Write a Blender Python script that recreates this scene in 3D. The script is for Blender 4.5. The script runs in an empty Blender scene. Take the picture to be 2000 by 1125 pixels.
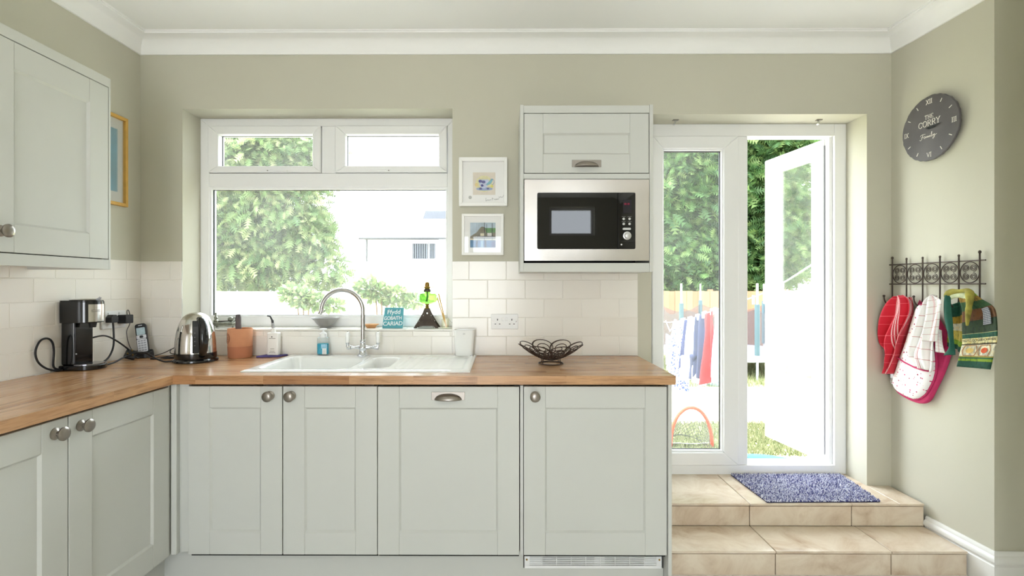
import bpy, bmesh, math, random
import numpy as np
from mathutils import Vector, Matrix, Euler

random.seed(7)
RNG = np.random.default_rng(7)
SC = bpy.context.scene
COL = SC.collection
PI = math.pi

# ------------------------------------------------------------------ camera, world, lights, exposure
EYE = 1.2726
cam_d = bpy.data.cameras.new('camera')
cam = bpy.data.objects.new('camera', cam_d)
COL.objects.link(cam)
cam.location = (0, 0, EYE)
YAW = math.radians(0.25)
cam.rotation_euler = (PI / 2, 0, YAW)
cam_d.sensor_width = 36.0
cam_d.lens = 36.0 * 980.0 / 2000.0
cam_d.shift_x = (15.0 + 980 * math.tan(YAW)) / 2000.0
cam_d.shift_y = -4.5 / 2000.0
cam_d.clip_start = 0.02
cam_d.clip_end = 300
SC.camera = cam

SKY = 9.0
SUN = 8.0
REAR = 46.0
world = bpy.data.worlds.new('world')
SC.world = world
world.use_nodes = True
bg = world.node_tree.nodes['Background']
bg.inputs[0].default_value = (0.86, 0.93, 1.0, 1)
bg.inputs[1].default_value = SKY

def light(name, kind, loc, energy, color=(1, 1, 1), target=None, size=None, portal=False):
    d = bpy.data.lights.new(name, kind)
    d.energy = energy
    d.color = color
    o = bpy.data.objects.new(name, d)
    COL.objects.link(o)
    o.location = loc
    if target is not None:
        o.rotation_euler = (Vector(target) - Vector(loc)).to_track_quat('-Z', 'Y').to_euler()
    if size:
        d.shape = 'RECTANGLE'
        d.size, d.size_y = size
    if portal:
        d.cycles.is_portal = True
    return o

s = light('sun', 'SUN', (-20, 1, 16), SUN, (1.0, 0.95, 0.86), target=(0, 0, 0))
s.data.angle = math.radians(0.6)
# added fill lamp behind the camera, tilted up to brighten the ceiling
light('rear_fill', 'AREA', (-0.55, -2.86, 1.1), REAR, (0.96, 0.98, 1.0), target=(-0.55, 0, 6.0), size=(1.2, 2.0))
light('window_portal', 'AREA', (-1.0, 2.96, 1.63), 1, target=(-1.0, 0, 1.63), size=(1.5, 1.25), portal=True)
light('door_portal', 'AREA', (1.36, 2.96, 1.2), 1, target=(1.36, 0, 1.2), size=(1.2, 2.05), portal=True)

SC.view_settings.view_transform = 'Standard'
SC.view_settings.look = 'None'
SC.view_settings.exposure = 0.10
SC.view_settings.gamma = 1.0
SC.view_settings.use_curve_mapping = False
SC.cycles.use_denoising = True
SC.cycles.use_adaptive_sampling = True
SC.cycles.adaptive_threshold = 0.03
SC.cycles.max_bounces = 8
SC.cycles.diffuse_bounces = 5
SC.cycles.glossy_bounces = 4
SC.cycles.transparent_max_bounces = 14
SC.cycles.transmission_bounces = 8
SC.cycles.sample_clamp_indirect = 8.0

# ------------------------------------------------------------------ materials
def lin(c):
    r = []
    for x in c[:3]:
        x = x / 255.0
        r.append(x / 12.92 if x <= 0.04045 else ((x + 0.055) / 1.055) ** 2.4)
    return r

def rgba(c, k=1.0):
    return tuple(min(1.0, x * k) for x in lin(c)) + (1.0,)

MATS = {}

class NT:
    def __init__(self, name):
        self.m = bpy.data.materials.new(name)
        self.m.use_nodes = True
        self.t = self.m.node_tree
        self.b = self.t.nodes['Principled BSDF']
        self.out = self.t.nodes['Material Output']
        MATS[name] = self.m
    def n(self, kind, **kw):
        nd = self.t.nodes.new(kind)
        for k, v in kw.items():
            if k.startswith('i_'):
                nd.inputs[k[2:].replace('_', ' ')].default_value = v
            else:
                setattr(nd, k, v)
        return nd
    def l(self, a, b):
        self.t.links.new(a, b)

def coords(t, kind='Object', scale=(1, 1, 1), rot=(0, 0, 0), loc=(0, 0, 0)):
    tc = t.n('ShaderNodeTexCoord')
    mp = t.n('ShaderNodeMapping')
    mp.inputs['Scale'].default_value = scale
    mp.inputs['Rotation'].default_value = rot
    mp.inputs['Location'].default_value = loc
    t.l(tc.outputs[kind], mp.inputs[0])
    return mp.outputs[0]

def ramp(t, fac, stops, interp='LINEAR'):
    r = t.n('ShaderNodeValToRGB')
    r.color_ramp.interpolation = interp
    e = r.color_ramp.elements
    while len(e) < len(stops):
        e.new(0.5)
    for i, (p, c) in enumerate(stops):
        e[i].position = p
        e[i].color = rgba(c)
    t.l(fac, r.inputs[0])
    return r.outputs[0]

def mat(name, col, rough=0.5, metal=0.0, var=0.05, scale=6.0, bump=0.0, bscale=80.0, spec=0.5, coat=0.0, sheen=0.0):
    if name in MATS:
        return MATS[name]
    t = NT(name)
    co = coords(t)
    nz = t.n('ShaderNodeTexNoise')
    nz.inputs['Scale'].default_value = scale
    nz.inputs['Detail'].default_value = 4
    t.l(co, nz.inputs['Vector'])
    r = t.n('ShaderNodeValToRGB')
    r.color_ramp.elements[0].position = 0.3
    r.color_ramp.elements[1].position = 0.7
    r.color_ramp.elements[0].color = rgba(col, 1 - var)
    r.color_ramp.elements[1].color = rgba(col, 1 + var)
    t.l(nz.outputs[0], r.inputs[0])
    t.l(r.outputs[0], t.b.inputs['Base Color'])
    t.b.inputs['Roughness'].default_value = rough
    t.b.inputs['Metallic'].default_value = metal
    t.b.inputs['Specular IOR Level'].default_value = spec
    t.b.inputs['Coat Weight'].default_value = coat
    t.b.inputs['Sheen Weight'].default_value = sheen
    if bump > 0:
        n2 = t.n('ShaderNodeTexNoise')
        n2.inputs['Scale'].default_value = bscale
        n2.inputs['Detail'].default_value = 3
        t.l(co, n2.inputs['Vector'])
        bp = t.n('ShaderNodeBump')
        bp.inputs['Strength'].default_value = bump
        bp.inputs['Distance'].default_value = 0.002
        t.l(n2.outputs[0], bp.inputs['Height'])
        t.l(bp.outputs[0], t.b.inputs['Normal'])
    return t.m

def glass_mat(name, tint=(1, 1, 1), refl=0.08, dust_haze=0.0, rough=0.0):
    """thin pane: mostly clear, weak mirror by Fresnel, a little dust mixed in, standing for dirt and overexposure glare"""
    t = NT(name)
    tr = t.n('ShaderNodeBsdfTransparent')
    tr.inputs[0].default_value = (*tint, 1)
    gl = t.n('ShaderNodeBsdfGlossy')
    gl.inputs['Roughness'].default_value = rough
    gl.inputs[0].default_value = (1, 1, 1, 1)
    lw = t.n('ShaderNodeFresnel')
    lw.inputs['IOR'].default_value = 1.45
    mx = t.n('ShaderNodeMixShader')
    mu = t.n('ShaderNodeMath', operation='MULTIPLY')
    mu.inputs[1].default_value = refl / 0.034 * 0.5
    t.l(lw.outputs[0], mu.inputs[0])
    mn = t.n('ShaderNodeMath', operation='MINIMUM')
    mn.inputs[1].default_value = 0.6
    t.l(mu.outputs[0], mn.inputs[0])
    t.l(mn.outputs[0], mx.inputs[0])
    t.l(tr.outputs[0], mx.inputs[1])
    t.l(gl.outputs[0], mx.inputs[2])
    last = mx.outputs[0]
    if dust_haze > 0:
        tl = t.n('ShaderNodeBsdfTranslucent')
        tl.inputs[0].default_value = (1, 1, 1, 1)
        co = coords(t)
        nz = t.n('ShaderNodeTexNoise')
        nz.inputs['Scale'].default_value = 2.5
        nz.inputs['Detail'].default_value = 5
        t.l(co, nz.inputs['Vector'])
        m2 = t.n('ShaderNodeMath', operation='MULTIPLY')
        m2.inputs[1].default_value = dust_haze * 2
        t.l(nz.outputs[0], m2.inputs[0])
        mx2 = t.n('ShaderNodeMixShader')
        t.l(m2.outputs[0], mx2.inputs[0])
        t.l(last, mx2.inputs[1])
        t.l(tl.outputs[0], mx2.inputs[2])
        last = mx2.outputs[0]
    t.l(last, t.out.inputs[0])
    return t.m

def wood_mat(name, scale):
    t = NT(name)
    oi = t.n('ShaderNodeObjectInfo')
    co = coords(t, scale=scale)
    off = t.n('ShaderNodeVectorMath', operation='MULTIPLY_ADD')
    cmb = t.n('ShaderNodeCombineXYZ')
    for i in range(3):
        t.l(oi.outputs['Random'], cmb.inputs[i])
    off.inputs[1].default_value = (37, 53, 71)
    t.l(cmb.outputs[0], off.inputs[0])
    t.l(co, off.inputs[2])
    nz = t.n('ShaderNodeTexNoise')
    nz.inputs['Scale'].default_value = 1.0
    nz.inputs['Detail'].default_value = 6
    nz.inputs['Roughness'].default_value = 0.6
    t.l(off.outputs[0], nz.inputs['Vector'])
    a = ramp(t, oi.outputs['Random'], [(0.0, (174, 126, 86)), (0.35, (196, 150, 108)), (0.7, (205, 163, 122)), (1.0, (184, 134, 92))])
    g = ramp(t, nz.outputs[0], [(0.30, (170, 150, 130)), (0.52, (255, 255, 255)), (0.75, (220, 206, 190))])
    mx = t.n('ShaderNodeMix', data_type='RGBA', blend_type='MULTIPLY')
    mx.inputs[0].default_value = 0.85
    t.l(a, mx.inputs[6])
    t.l(g, mx.inputs[7])
    t.l(mx.outputs[2], t.b.inputs['Base Color'])
    t.b.inputs['Roughness'].default_value = 0.24
    t.b.inputs['Specular IOR Level'].default_value = 0.55
    return t.m

def tile_mat(name, c0, c1, rough):
    t = NT(name)
    oi = t.n('ShaderNodeObjectInfo')
    c = ramp(t, oi.outputs['Random'], [(0, c0), (1, c1)])
    t.l(c, t.b.inputs['Base Color'])
    t.b.inputs['Roughness'].default_value = rough
    co = coords(t)
    nz = t.n('ShaderNodeTexNoise')
    nz.inputs['Scale'].default_value = 9
    t.l(co, nz.inputs['Vector'])
    bp = t.n('ShaderNodeBump')
    bp.inputs['Strength'].default_value = 0.08
    bp.inputs['Distance'].default_value = 0.01
    t.l(nz.outputs[0], bp.inputs['Height'])
    t.l(bp.outputs[0], t.b.inputs['Normal'])
    return t.m

def stone_mat(name, pale=0.0):
    t = NT(name)
    oi = t.n('ShaderNodeObjectInfo')
    co = coords(t, scale=(1, 1, 1))
    ad = t.n('ShaderNodeVectorMath', operation='ADD')
    cmb = t.n('ShaderNodeCombineXYZ')
    mu = t.n('ShaderNodeMath', operation='MULTIPLY')
    mu.inputs[1].default_value = 40
    t.l(oi.outputs['Random'], mu.inputs[0])
    for i in range(3):
        t.l(mu.outputs[0], cmb.inputs[i])
    t.l(co, ad.inputs[0])
    t.l(cmb.outputs[0], ad.inputs[1])
    nz = t.n('ShaderNodeTexNoise')
    nz.inputs['Scale'].default_value = 6
    nz.inputs['Detail'].default_value = 8
    nz.inputs['Roughness'].default_value = 0.62
    nz.inputs['Distortion'].default_value = 0.7
    t.l(ad.outputs[0], nz.inputs['Vector'])
    c = ramp(t, nz.outputs[0], [(0.25, (182, 156, 132)), (0.45, (212, 194, 172)), (0.6, (224, 210, 190)), (0.8, (198, 174, 148))] if not pale else [(0.25, (222, 216, 208)), (0.5, (238, 234, 228)), (0.8, (228, 222, 214))])
    t.l(c, t.b.inputs['Base Color'])
    t.b.inputs['Roughness'].default_value = 0.13
    t.b.inputs['Specular IOR Level'].default_value = 0.7
    return t.m

def leaf_mat(name, stops, transl=0.35, dark=1.0):
    stops = [(p, tuple(v * dark for v in c)) for p, c in stops]
    t = NT(name)
    g = t.n('ShaderNodeNewGeometry')
    c = ramp(t, g.outputs['Random Per Island'], stops)
    t.l(c, t.b.inputs['Base Color'])
    t.b.inputs['Roughness'].default_value = 0.6
    t.b.inputs['Specular IOR Level'].default_value = 0.3
    tl = t.n('ShaderNodeBsdfTranslucent')
    t.l(c, tl.inputs[0])
    mx = t.n('ShaderNodeMixShader')
    mx.inputs[0].default_value = transl
    t.l(t.b.outputs[0], mx.inputs[1])
    t.l(tl.outputs[0], mx.inputs[2])
    t.l(mx.outputs[0], t.out.inputs[0])
    return t.m

def stripe_mat(name, base, stripes, rough=0.9):
    """woven cloth: base colour with woven lines; stripes = [(axis, period, width, phase, colour)] in object coordinates"""
    t = NT(name)
    tc = t.n('ShaderNodeTexCoord')
    sep = t.n('ShaderNodeSeparateXYZ')
    t.l(tc.outputs['UV'], sep.inputs[0])
    prev = t.n('ShaderNodeRGB')
    prev.outputs[0].default_value = rgba(base)
    last = prev.outputs[0]
    for axis, per, wid, ph, colr in stripes:
        a = t.n('ShaderNodeMath', operation='ADD')
        a.inputs[1].default_value = ph
        t.l(sep.outputs[axis], a.inputs[0])
        m = t.n('ShaderNodeMath', operation='PINGPONG')
        m.inputs[1].default_value = per / 2
        t.l(a.outputs[0], m.inputs[0])
        c = t.n('ShaderNodeMath', operation='LESS_THAN')
        c.inputs[1].default_value = wid / 2
        t.l(m.outputs[0], c.inputs[0])
        mx = t.n('ShaderNodeMix', data_type='RGBA')
        t.l(c.outputs[0], mx.inputs[0])
        t.l(last, mx.inputs[6])
        mx.inputs[7].default_value = rgba(colr)
        last = mx.outputs[2]
    t.l(last, t.b.inputs['Base Color'])
    t.b.inputs['Roughness'].default_value = rough
    t.b.inputs['Sheen Weight'].default_value = 0.2
    nz = t.n('ShaderNodeTexNoise')
    nz.inputs['Scale'].default_value = 400
    t.l(tc.outputs['Object'], nz.inputs['Vector'])
    bp = t.n('ShaderNodeBump')
    bp.inputs['Strength'].default_value = 0.3
    bp.inputs['Distance'].default_value = 0.001
    t.l(nz.outputs[0], bp.inputs['Height'])
    t.l(bp.outputs[0], t.b.inputs['Normal'])
    return t.m

def spot_mat(name, base, spots, scale, size, rough=0.9):
    """cloth printed with scattered motifs"""
    t = NT(name)
    tc = t.n('ShaderNodeTexCoord')
    vo = t.n('ShaderNodeTexVoronoi')
    vo.inputs['Scale'].default_value = scale
    t.l(tc.outputs['UV'], vo.inputs['Vector'])
    lt = t.n('ShaderNodeMath', operation='LESS_THAN')
    lt.inputs[1].default_value = size
    t.l(vo.outputs['Distance'], lt.inputs[0])
    sp = t.n('ShaderNodeSeparateColor')
    t.l(vo.outputs['Color'], sp.inputs[0])
    c = ramp(t, sp.outputs[0], [(i / max(1, len(spots)), k) for i, k in enumerate(spots)], 'CONSTANT')
    mx = t.n('ShaderNodeMix', data_type='RGBA')
    t.l(lt.outputs[0], mx.inputs[0])
    mx.inputs[6].default_value = rgba(base)
    t.l(c, mx.inputs[7])
    t.l(mx.outputs[2], t.b.inputs['Base Color'])
    t.b.inputs['Roughness'].default_value = rough
    return t.m

WALL = mat('sage_wall_paint', (199, 196, 180), 0.75, var=0.02, scale=1.5, bump=0.10, bscale=60)
CEIL = mat('white_ceiling_paint', (246, 246, 244), 0.85, var=0.01, scale=2, bump=0.05, bscale=40)
TRIM = mat('white_gloss_trim', (238, 237, 234), 0.35, var=0.01)
UPVC = mat('white_upvc', (240, 240, 240), 0.28, var=0.01, scale=3)
CAB = mat('sage_grey_cabinet_paint', (204, 205, 200), 0.45, var=0.015, scale=2, bump=0.05, bscale=120)
CABIN = mat('cabinet_gap_black', (30, 30, 28), 0.8)
NICKEL = mat('brushed_nickel', (150, 143, 136), 0.32, metal=1.0, var=0.05, scale=40)
STEEL = mat('brushed_steel', (205, 200, 196), 0.22, metal=1.0, var=0.04, scale=15)
CHROME = mat('chrome', (215, 217, 222), 0.06, metal=1.0, var=0.01)
BLACKP = mat('black_gloss_plastic', (12, 12, 14), 0.16, var=0.1, coat=0.3)
BLACKM = mat('black_matt_plastic', (22, 22, 26), 0.45, var=0.1)
CERAMIC = mat('white_ceramic', (246, 246, 244), 0.10, var=0.01, coat=0.4)
WPLAST = mat('white_plastic', (238, 238, 238), 0.35, var=0.01)
IRON = mat('dark_iron', (80, 70, 64), 0.5, metal=0.7, var=0.2, scale=30)
BRASS = mat('aged_brass', (150, 118, 60), 0.35, metal=1.0, var=0.15, scale=30)
GROUT = mat('pale_grout', (238, 234, 226), 0.9)
SGROUT = mat('grey_grout', (104, 92, 80), 0.9)
WOODX = wood_mat('oak_stave_x', (5, 60, 60))
WOODY = wood_mat('oak_stave_y', (60, 5, 60))
TILE = tile_mat('cream_gloss_tile', (238, 233, 225), (242, 238, 231), 0.22)
STONE = stone_mat('beige_stone_tile')
PANE = glass_mat('window_glass', (0.98, 1.0, 0.99), 0.06, 0.030)  # last value whitens the view for dirty glass and overexposure haze
DPANE = glass_mat('door_glass', (0.98, 1.0, 0.99), 0.06, 0.02)
PICGLASS = glass_mat('picture_glass', (1, 1, 1), 0.05)
FLOORM = stone_mat('floor_stone', 1.0)

# ------------------------------------------------------------------ mesh helpers
LOCAL = set()

def root_of(o):
    while o.parent:
        o = o.parent
    return o

class MB:
    def __init__(self):
        self.v, self.f, self.uv = [], [], None
    def add(self, vs, fs):
        o = len(self.v)
        self.v += [tuple(p) for p in vs]
        self.f += [tuple(i + o for i in q) for q in fs]
        return self
    def box(self, x0, x1, y0, y1, z0, z1):
        x0, x1 = min(x0, x1), max(x0, x1)
        y0, y1 = min(y0, y1), max(y0, y1)
        z0, z1 = min(z0, z1), max(z0, z1)
        return self.add([(x0, y0, z0), (x1, y0, z0), (x1, y1, z0), (x0, y1, z0), (x0, y0, z1), (x1, y0, z1), (x1, y1, z1), (x0, y1, z1)],
                        [(0, 3, 2, 1), (4, 5, 6, 7), (0, 1, 5, 4), (1, 2, 6, 5), (2, 3, 7, 6), (3, 0, 4, 7)])
    def tilebox(self, x0, x1, y0, y1, z0, z1, c, face):
        """box with chamfered edges on one face; face in '-y','+x','+z'"""
        self.box(x0, x1, y0, y1, z0, z1)
        n = len(self.v) - 8
        cx, cy, cz = (x0 + x1) / 2, (y0 + y1) / 2, (z0 + z1) / 2
        P = self.v[n:]
        if face == '-y':
            idx = [0, 1, 5, 4]; ax = 1; val = min(y0, y1)
        elif face == '+x':
            idx = [1, 2, 6, 5]; ax = 0; val = max(x0, x1)
        else:
            idx = [4, 5, 6, 7]; ax = 2; val = max(z0, z1)
        sgn = 1 if ax == 1 else -1
        cen = (cx, cy, cz)
        new = []
        for i in idx:
            p = list(P[i]); q = list(P[i])
            p[ax] = val + sgn * c
            self.v[n + i] = tuple(p)
            for k in range(3):
                if k != ax:
                    q[k] += c if q[k] < cen[k] else -c
            new.append(tuple(q))
        m = len(self.v)
        self.v += new
        tgt = tuple(n + i for i in idx)
        for k, q in enumerate(self.f):
            if set(q) == set(tgt):
                self.f[k] = (m, m + 1, m + 2, m + 3)
        for k in range(4):
            j = (k + 1) % 4
            self.f.append((n + idx[k], n + idx[j], m + j, m + k))
        return self
    def prism(self, poly, a, b, axis='z'):
        n = len(poly)
        def P(p, h):
            if axis == 'z': return (p[0], p[1], h)
            if axis == 'y': return (p[0], h, p[1])
            return (h, p[0], p[1])
        vs = [P(p, a) for p in poly] + [P(p, b) for p in poly]
        fs = [tuple(range(n))[::-1], tuple(range(n, 2 * n))]
        for i in range(n):
            j = (i + 1) % n
            fs.append((i, j, n + j, n + i))
        return self.add(vs, fs)
    def tube(self, pts, r, n=8, closed=False):
        pts = [Vector(p) for p in pts]
        N = len(pts)
        rs = r if isinstance(r, (list, tuple)) else [r] * N
        ts = []
        for i in range(N):
            if closed:
                d = pts[(i + 1) % N] - pts[i - 1]
            else:
                d = pts[min(i + 1, N - 1)] - pts[max(i - 1, 0)]
            if d.length < 1e-9: d = Vector((0, 0, 1))
            ts.append(d.normalized())
        up = Vector((0, 0, 1)) if abs(ts[0].z) < 0.9 else Vector((1, 0, 0))
        nn = (up - ts[0] * up.dot(ts[0])).normalized()
        vs, fs = [], []
        for i in range(N):
            nn = nn - ts[i] * nn.dot(ts[i])
            if nn.length < 1e-6:
                nn = ts[i].orthogonal()
            nn.normalize()
            bb = ts[i].cross(nn)
            for k in range(n):
                a = 2 * PI * k / n
                vs.append(pts[i] + (nn * math.cos(a) + bb * math.sin(a)) * rs[i])
        M = N if closed else N - 1
        for i in range(M):
            j = (i + 1) % N
            for k in range(n):
                l = (k + 1) % n
                fs.append((i * n + k, i * n + l, j * n + l, j * n + k))
        if not closed:
            fs.append(tuple(range(n))[::-1])
            fs.append(tuple((N - 1) * n + k for k in range(n)))
        return self.add(vs, fs)
    def cyl(self, p0, p1, r0, r1=None, n=20):
        return self.tube([p0, p1], [r0, r0 if r1 is None else r1], n)
    def lathe(self, prof, c=(0, 0, 0), n=32, sx=1.0, sy=1.0, frame=None):
        """prof [(r, h)] spun round an axis; frame = (origin, axis) for other directions"""
        vs, fs, rings = [], [], []
        for r, h in prof:
            if r < 1e-6:
                rings.append([len(vs)]); vs.append((0, 0, h))
            else:
                rings.append(list(range(len(vs), len(vs) + n)))
                for k in range(n):
                    a = 2 * PI * k / n
                    vs.append((r * math.cos(a) * sx, r * math.sin(a) * sy, h))
        for a, b in zip(rings[:-1], rings[1:]):
            if len(a) == 1 and len(b) == 1: continue
            for k in range(n):
                l = (k + 1) % n
                if len(a) == 1: fs.append((a[0], b[l], b[k]))
                elif len(b) == 1: fs.append((a[k], a[l], b[0]))
                else: fs.append((a[k], a[l], b[l], b[k]))
        if len(rings[0]) > 1: fs.append(tuple(rings[0])[::-1])
        if len(rings[-1]) > 1: fs.append(tuple(rings[-1]))
        if frame:
            q = Vector((0, 0, 1)).rotation_difference(Vector(frame).normalized())
            vs = [q @ Vector(p) for p in vs]
        vs = [(p[0] + c[0], p[1] + c[1], p[2] + c[2]) for p in vs]
        return self.add(vs, fs)
    def sphere(self, c, r, n=12, s=(1, 1, 1)):
        m = n // 2
        prof = [(r * math.sin(PI * i / m), -r * math.cos(PI * i / m)) for i in range(m + 1)]
        prof[0] = (0, -r); prof[-1] = (0, r)
        o = len(self.v)
        self.lathe(prof, (0, 0, 0), n)
        for i in range(o, len(self.v)):
            p = self.v[i]
            self.v[i] = (p[0] * s[0] + c[0], p[1] * s[1] + c[1], p[2] * s[2] + c[2])
        return self
    def grid(self, nu, nv, fn):
        vs = [fn(i / nu, j / nv) for j in range(nv + 1) for i in range(nu + 1)]
        fs = []
        for j in range(nv):
            for i in range(nu):
                a = j * (nu + 1) + i
                fs.append((a, a + 1, a + nu + 2, a + nu + 1))
        o = len(self.v)
        self.add(vs, fs)
        if self.uv is None: self.uv = {}
        for j in range(nv + 1):
            for i in range(nu + 1):
                self.uv[o + j * (nu + 1) + i] = (i / nu, j / nv)
        return self
    def map(self, fn, start=0):
        for i in range(start, len(self.v)):
            self.v[i] = tuple(fn(*self.v[i]))
        return self
    def build(self, name, m, parent=None, smooth=False, bevel=0.0, seg=2, solid=0.0, sub=0):
        off = (0, 0, 0)
        if parent is not None:
            r = root_of(parent)
            if r.name not in LOCAL:
                off = r.location
        me = bpy.data.meshes.new(name)
        me.from_pydata([(p[0] - off[0], p[1] - off[1], p[2] - off[2]) for p in self.v], [], self.f)
        if self.uv:
            ul = me.uv_layers.new(name='UVMap')
            for lp in me.loops:
                ul.data[lp.index].uv = self.uv.get(lp.vertex_index, (0, 0))
        bm = bmesh.new(); bm.from_mesh(me)
        bmesh.ops.recalc_face_normals(bm, faces=bm.faces)
        bm.to_mesh(me); bm.free()
        me.materials.append(m)
        o = bpy.data.objects.new(name, me)
        COL.objects.link(o)
        if parent is not None: o.parent = parent
        if smooth:
            for p in me.polygons: p.use_smooth = True
            if smooth == 'auto':
                me.set_sharp_from_angle(angle=math.radians(38))
        if solid:
            md = o.modifiers.new('solidify', 'SOLIDIFY'); md.thickness = solid; md.offset = 0
        if bevel:
            md = o.modifiers.new('bevel', 'BEVEL'); md.width = bevel; md.segments = seg
            md.limit_method = 'ANGLE'; md.angle_limit = math.radians(40)
            if smooth is False and seg > 1:
                for p in me.polygons: p.use_smooth = True
                md.harden_normals = True
        if sub:
            md = o.modifiers.new('sub', 'SUBSURF'); md.levels = sub; md.render_levels = sub
        return o

def tag(o, label, cat, group=None, kind=None):
    o['label'] = label
    o['category'] = cat
    if group: o['group'] = group
    if kind: o['kind'] = kind
    return o

def thing(name, label, cat, loc=(0, 0, 0), group=None, rotz=0.0, local=False):
    o = bpy.data.objects.new(name, None)
    COL.objects.link(o)
    o.empty_display_size = 0.05
    o.location = loc
    o.rotation_euler = (0, 0, rotz)
    if rotz or local: LOCAL.add(o.name)
    return tag(o, label, cat, group)

def struct(o, label=None):
    o['kind'] = 'structure'
    if label: o['label'] = label
    return o

def sempty(name, loc=(0, 0, 0), rotz=0.0, label=None):
    o = bpy.data.objects.new(name, None)
    COL.objects.link(o)
    o.location = loc
    o.rotation_euler = (0, 0, rotz)
    if rotz: LOCAL.add(o.name)
    return struct(o, label)

def catmull(pts, k=6, closed=False):
    P = [Vector(p) for p in pts]
    n = len(P)
    out = []
    rng = range(n) if closed else range(n - 1)
    for i in rng:
        if closed:
            a, b, c, d = P[i - 1], P[i], P[(i + 1) % n], P[(i + 2) % n]
        else:
            a, b, c, d = P[max(i - 1, 0)], P[i], P[i + 1], P[min(i + 2, n - 1)]
        for j in range(k):
            t = j / k
            out.append(0.5 * ((2 * b) + (c - a) * t + (2 * a - 5 * b + 4 * c - d) * t * t + (3 * b - a - 3 * c + d) * t ** 3))
    if not closed: out.append(P[-1])
    return out

def arc2(cx, cz, rx, rz, a0, a1, n):
    return [(cx + rx * math.cos(math.radians(a0 + (a1 - a0) * i / n)), cz + rz * math.sin(math.radians(a0 + (a1 - a0) * i / n))) for i in range(n + 1)]

def text_mesh(body, size, extrude=0.0004, bold=0.0, align='CENTER', space=1.0):
    """lettering as a mesh in the x-y plane"""
    cu = bpy.data.curves.new('lettering', 'FONT')
    cu.body = body; cu.size = size; cu.extrude = extrude; cu.offset = bold
    cu.align_x = align; cu.align_y = 'CENTER'; cu.resolution_u = 3; cu.space_character = space
    ob = bpy.data.objects.new('lettering', cu)
    COL.objects.link(ob)
    dg = bpy.context.evaluated_depsgraph_get()
    me = bpy.data.meshes.new_from_object(ob.evaluated_get(dg))
    m = MB()
    m.add([v.co for v in me.vertices], [tuple(p.vertices) for p in me.polygons])
    bpy.data.objects.remove(ob); bpy.data.curves.remove(cu); bpy.data.meshes.remove(me)
    return m

def plate2d(loops, extrude):
    """flat plate in the x-y plane; loops after the first are holes"""
    cu = bpy.data.curves.new('plate', 'CURVE')
    cu.dimensions = '2D'; cu.fill_mode = 'BOTH'; cu.extrude = extrude
    for lp in loops:
        sp = cu.splines.new('POLY')
        sp.points.add(len(lp) - 1)
        for i, p in enumerate(lp): sp.points[i].co = (p[0], p[1], 0, 1)
        sp.use_cyclic_u = True
    ob = bpy.data.objects.new('plate', cu)
    COL.objects.link(ob)
    dg = bpy.context.evaluated_depsgraph_get()
    me = bpy.data.meshes.new_from_object(ob.evaluated_get(dg))
    m = MB()
    m.add([v.co for v in me.vertices], [tuple(p.vertices) for p in me.polygons])
    bpy.data.objects.remove(ob); bpy.data.curves.remove(cu); bpy.data.meshes.remove(me)
    return m

def offset_path(pts, d):
    """offset an open polyline to its right by d with mitred corners"""
    out = []
    n = len(pts)
    def nrm(a, b):
        v = (Vector(b) - Vector(a)).normalized()
        return Vector((v.y, -v.x))
    for i in range(n):
        p = Vector(pts[i])
        if i == 0: out.append(p + nrm(pts[0], pts[1]) * d); continue
        if i == n - 1: out.append(p + nrm(pts[-2], pts[-1]) * d); continue
        n1, n2 = nrm(pts[i - 1], pts[i]), nrm(pts[i], pts[i + 1])
        b = (n1 + n2)
        b = b / (b.dot(n1))
        out.append(p + b * d)
    return out

def sweep(path, prof):
    m = MB()
    rows = [offset_path(path, d) for d, z in prof]
    N = len(path); K = len(prof)
    vs = [(rows[k][i].x, rows[k][i].y, prof[k][1]) for i in range(N) for k in range(K)]
    fs = []
    for i in range(N - 1):
        for k in range(K - 1):
            fs.append((i * K + k, i * K + k + 1, (i + 1) * K + k + 1, (i + 1) * K + k))
    fs.append(tuple(range(K)))
    fs.append(tuple((N - 1) * K + k for k in range(K))[::-1])
    return m.add(vs, fs)

def mitred(parent, names, x0, x1, z0, z1, wl, wr, wt, wb, y0, y1, m, bevel=0.002, swap=None):
    """four mitred bars round a rectangle in the x-z plane; names = (stile, rail)"""
    a, b, c, d = (x0, z0), (x1, z0), (x1, z1), (x0, z1)
    A, B, Cc, D = (x0 + wl, z0 + wb), (x1 - wr, z0 + wb), (x1 - wr, z1 - wt), (x0 + wl, z1 - wt)
    out = []
    for nm, poly in ((names[0], [a, A, D, d]), (names[0], [b, c, Cc, B]), (names[1], [a, b, B, A]), (names[1], [d, D, Cc, c])):
        q = MB().prism(poly, y0, y1, 'y')
        if swap: q.map(swap)
        out.append(q.build(nm, m, parent, bevel=bevel, seg=1))
    return out

# ------------------------------------------------------------------ the room
BY = 2.684            # face of the back wall
LX, LT = -1.953, math.radians(-0.99)   # left corner and the slight turn of the left wall
FZ = -0.012           # floor level
CZ = 2.60             # ceiling level
RY = -2.8             # rear wall
def lwx(y):           # face of the left wall at depth y
    return LX - 0.0173 * (BY - y)

struct(MB().box(-2.4, 3.6, RY - 0.2, BY + 0.02, FZ - 0.1, FZ).build('floor', FLOORM), 'beige stone tiled kitchen floor')
struct(MB().box(-2.4, 3.6, RY - 0.2, BY + 0.3, CZ, CZ + 0.15).build('ceiling', CEIL), 'white painted plaster ceiling')

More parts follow.
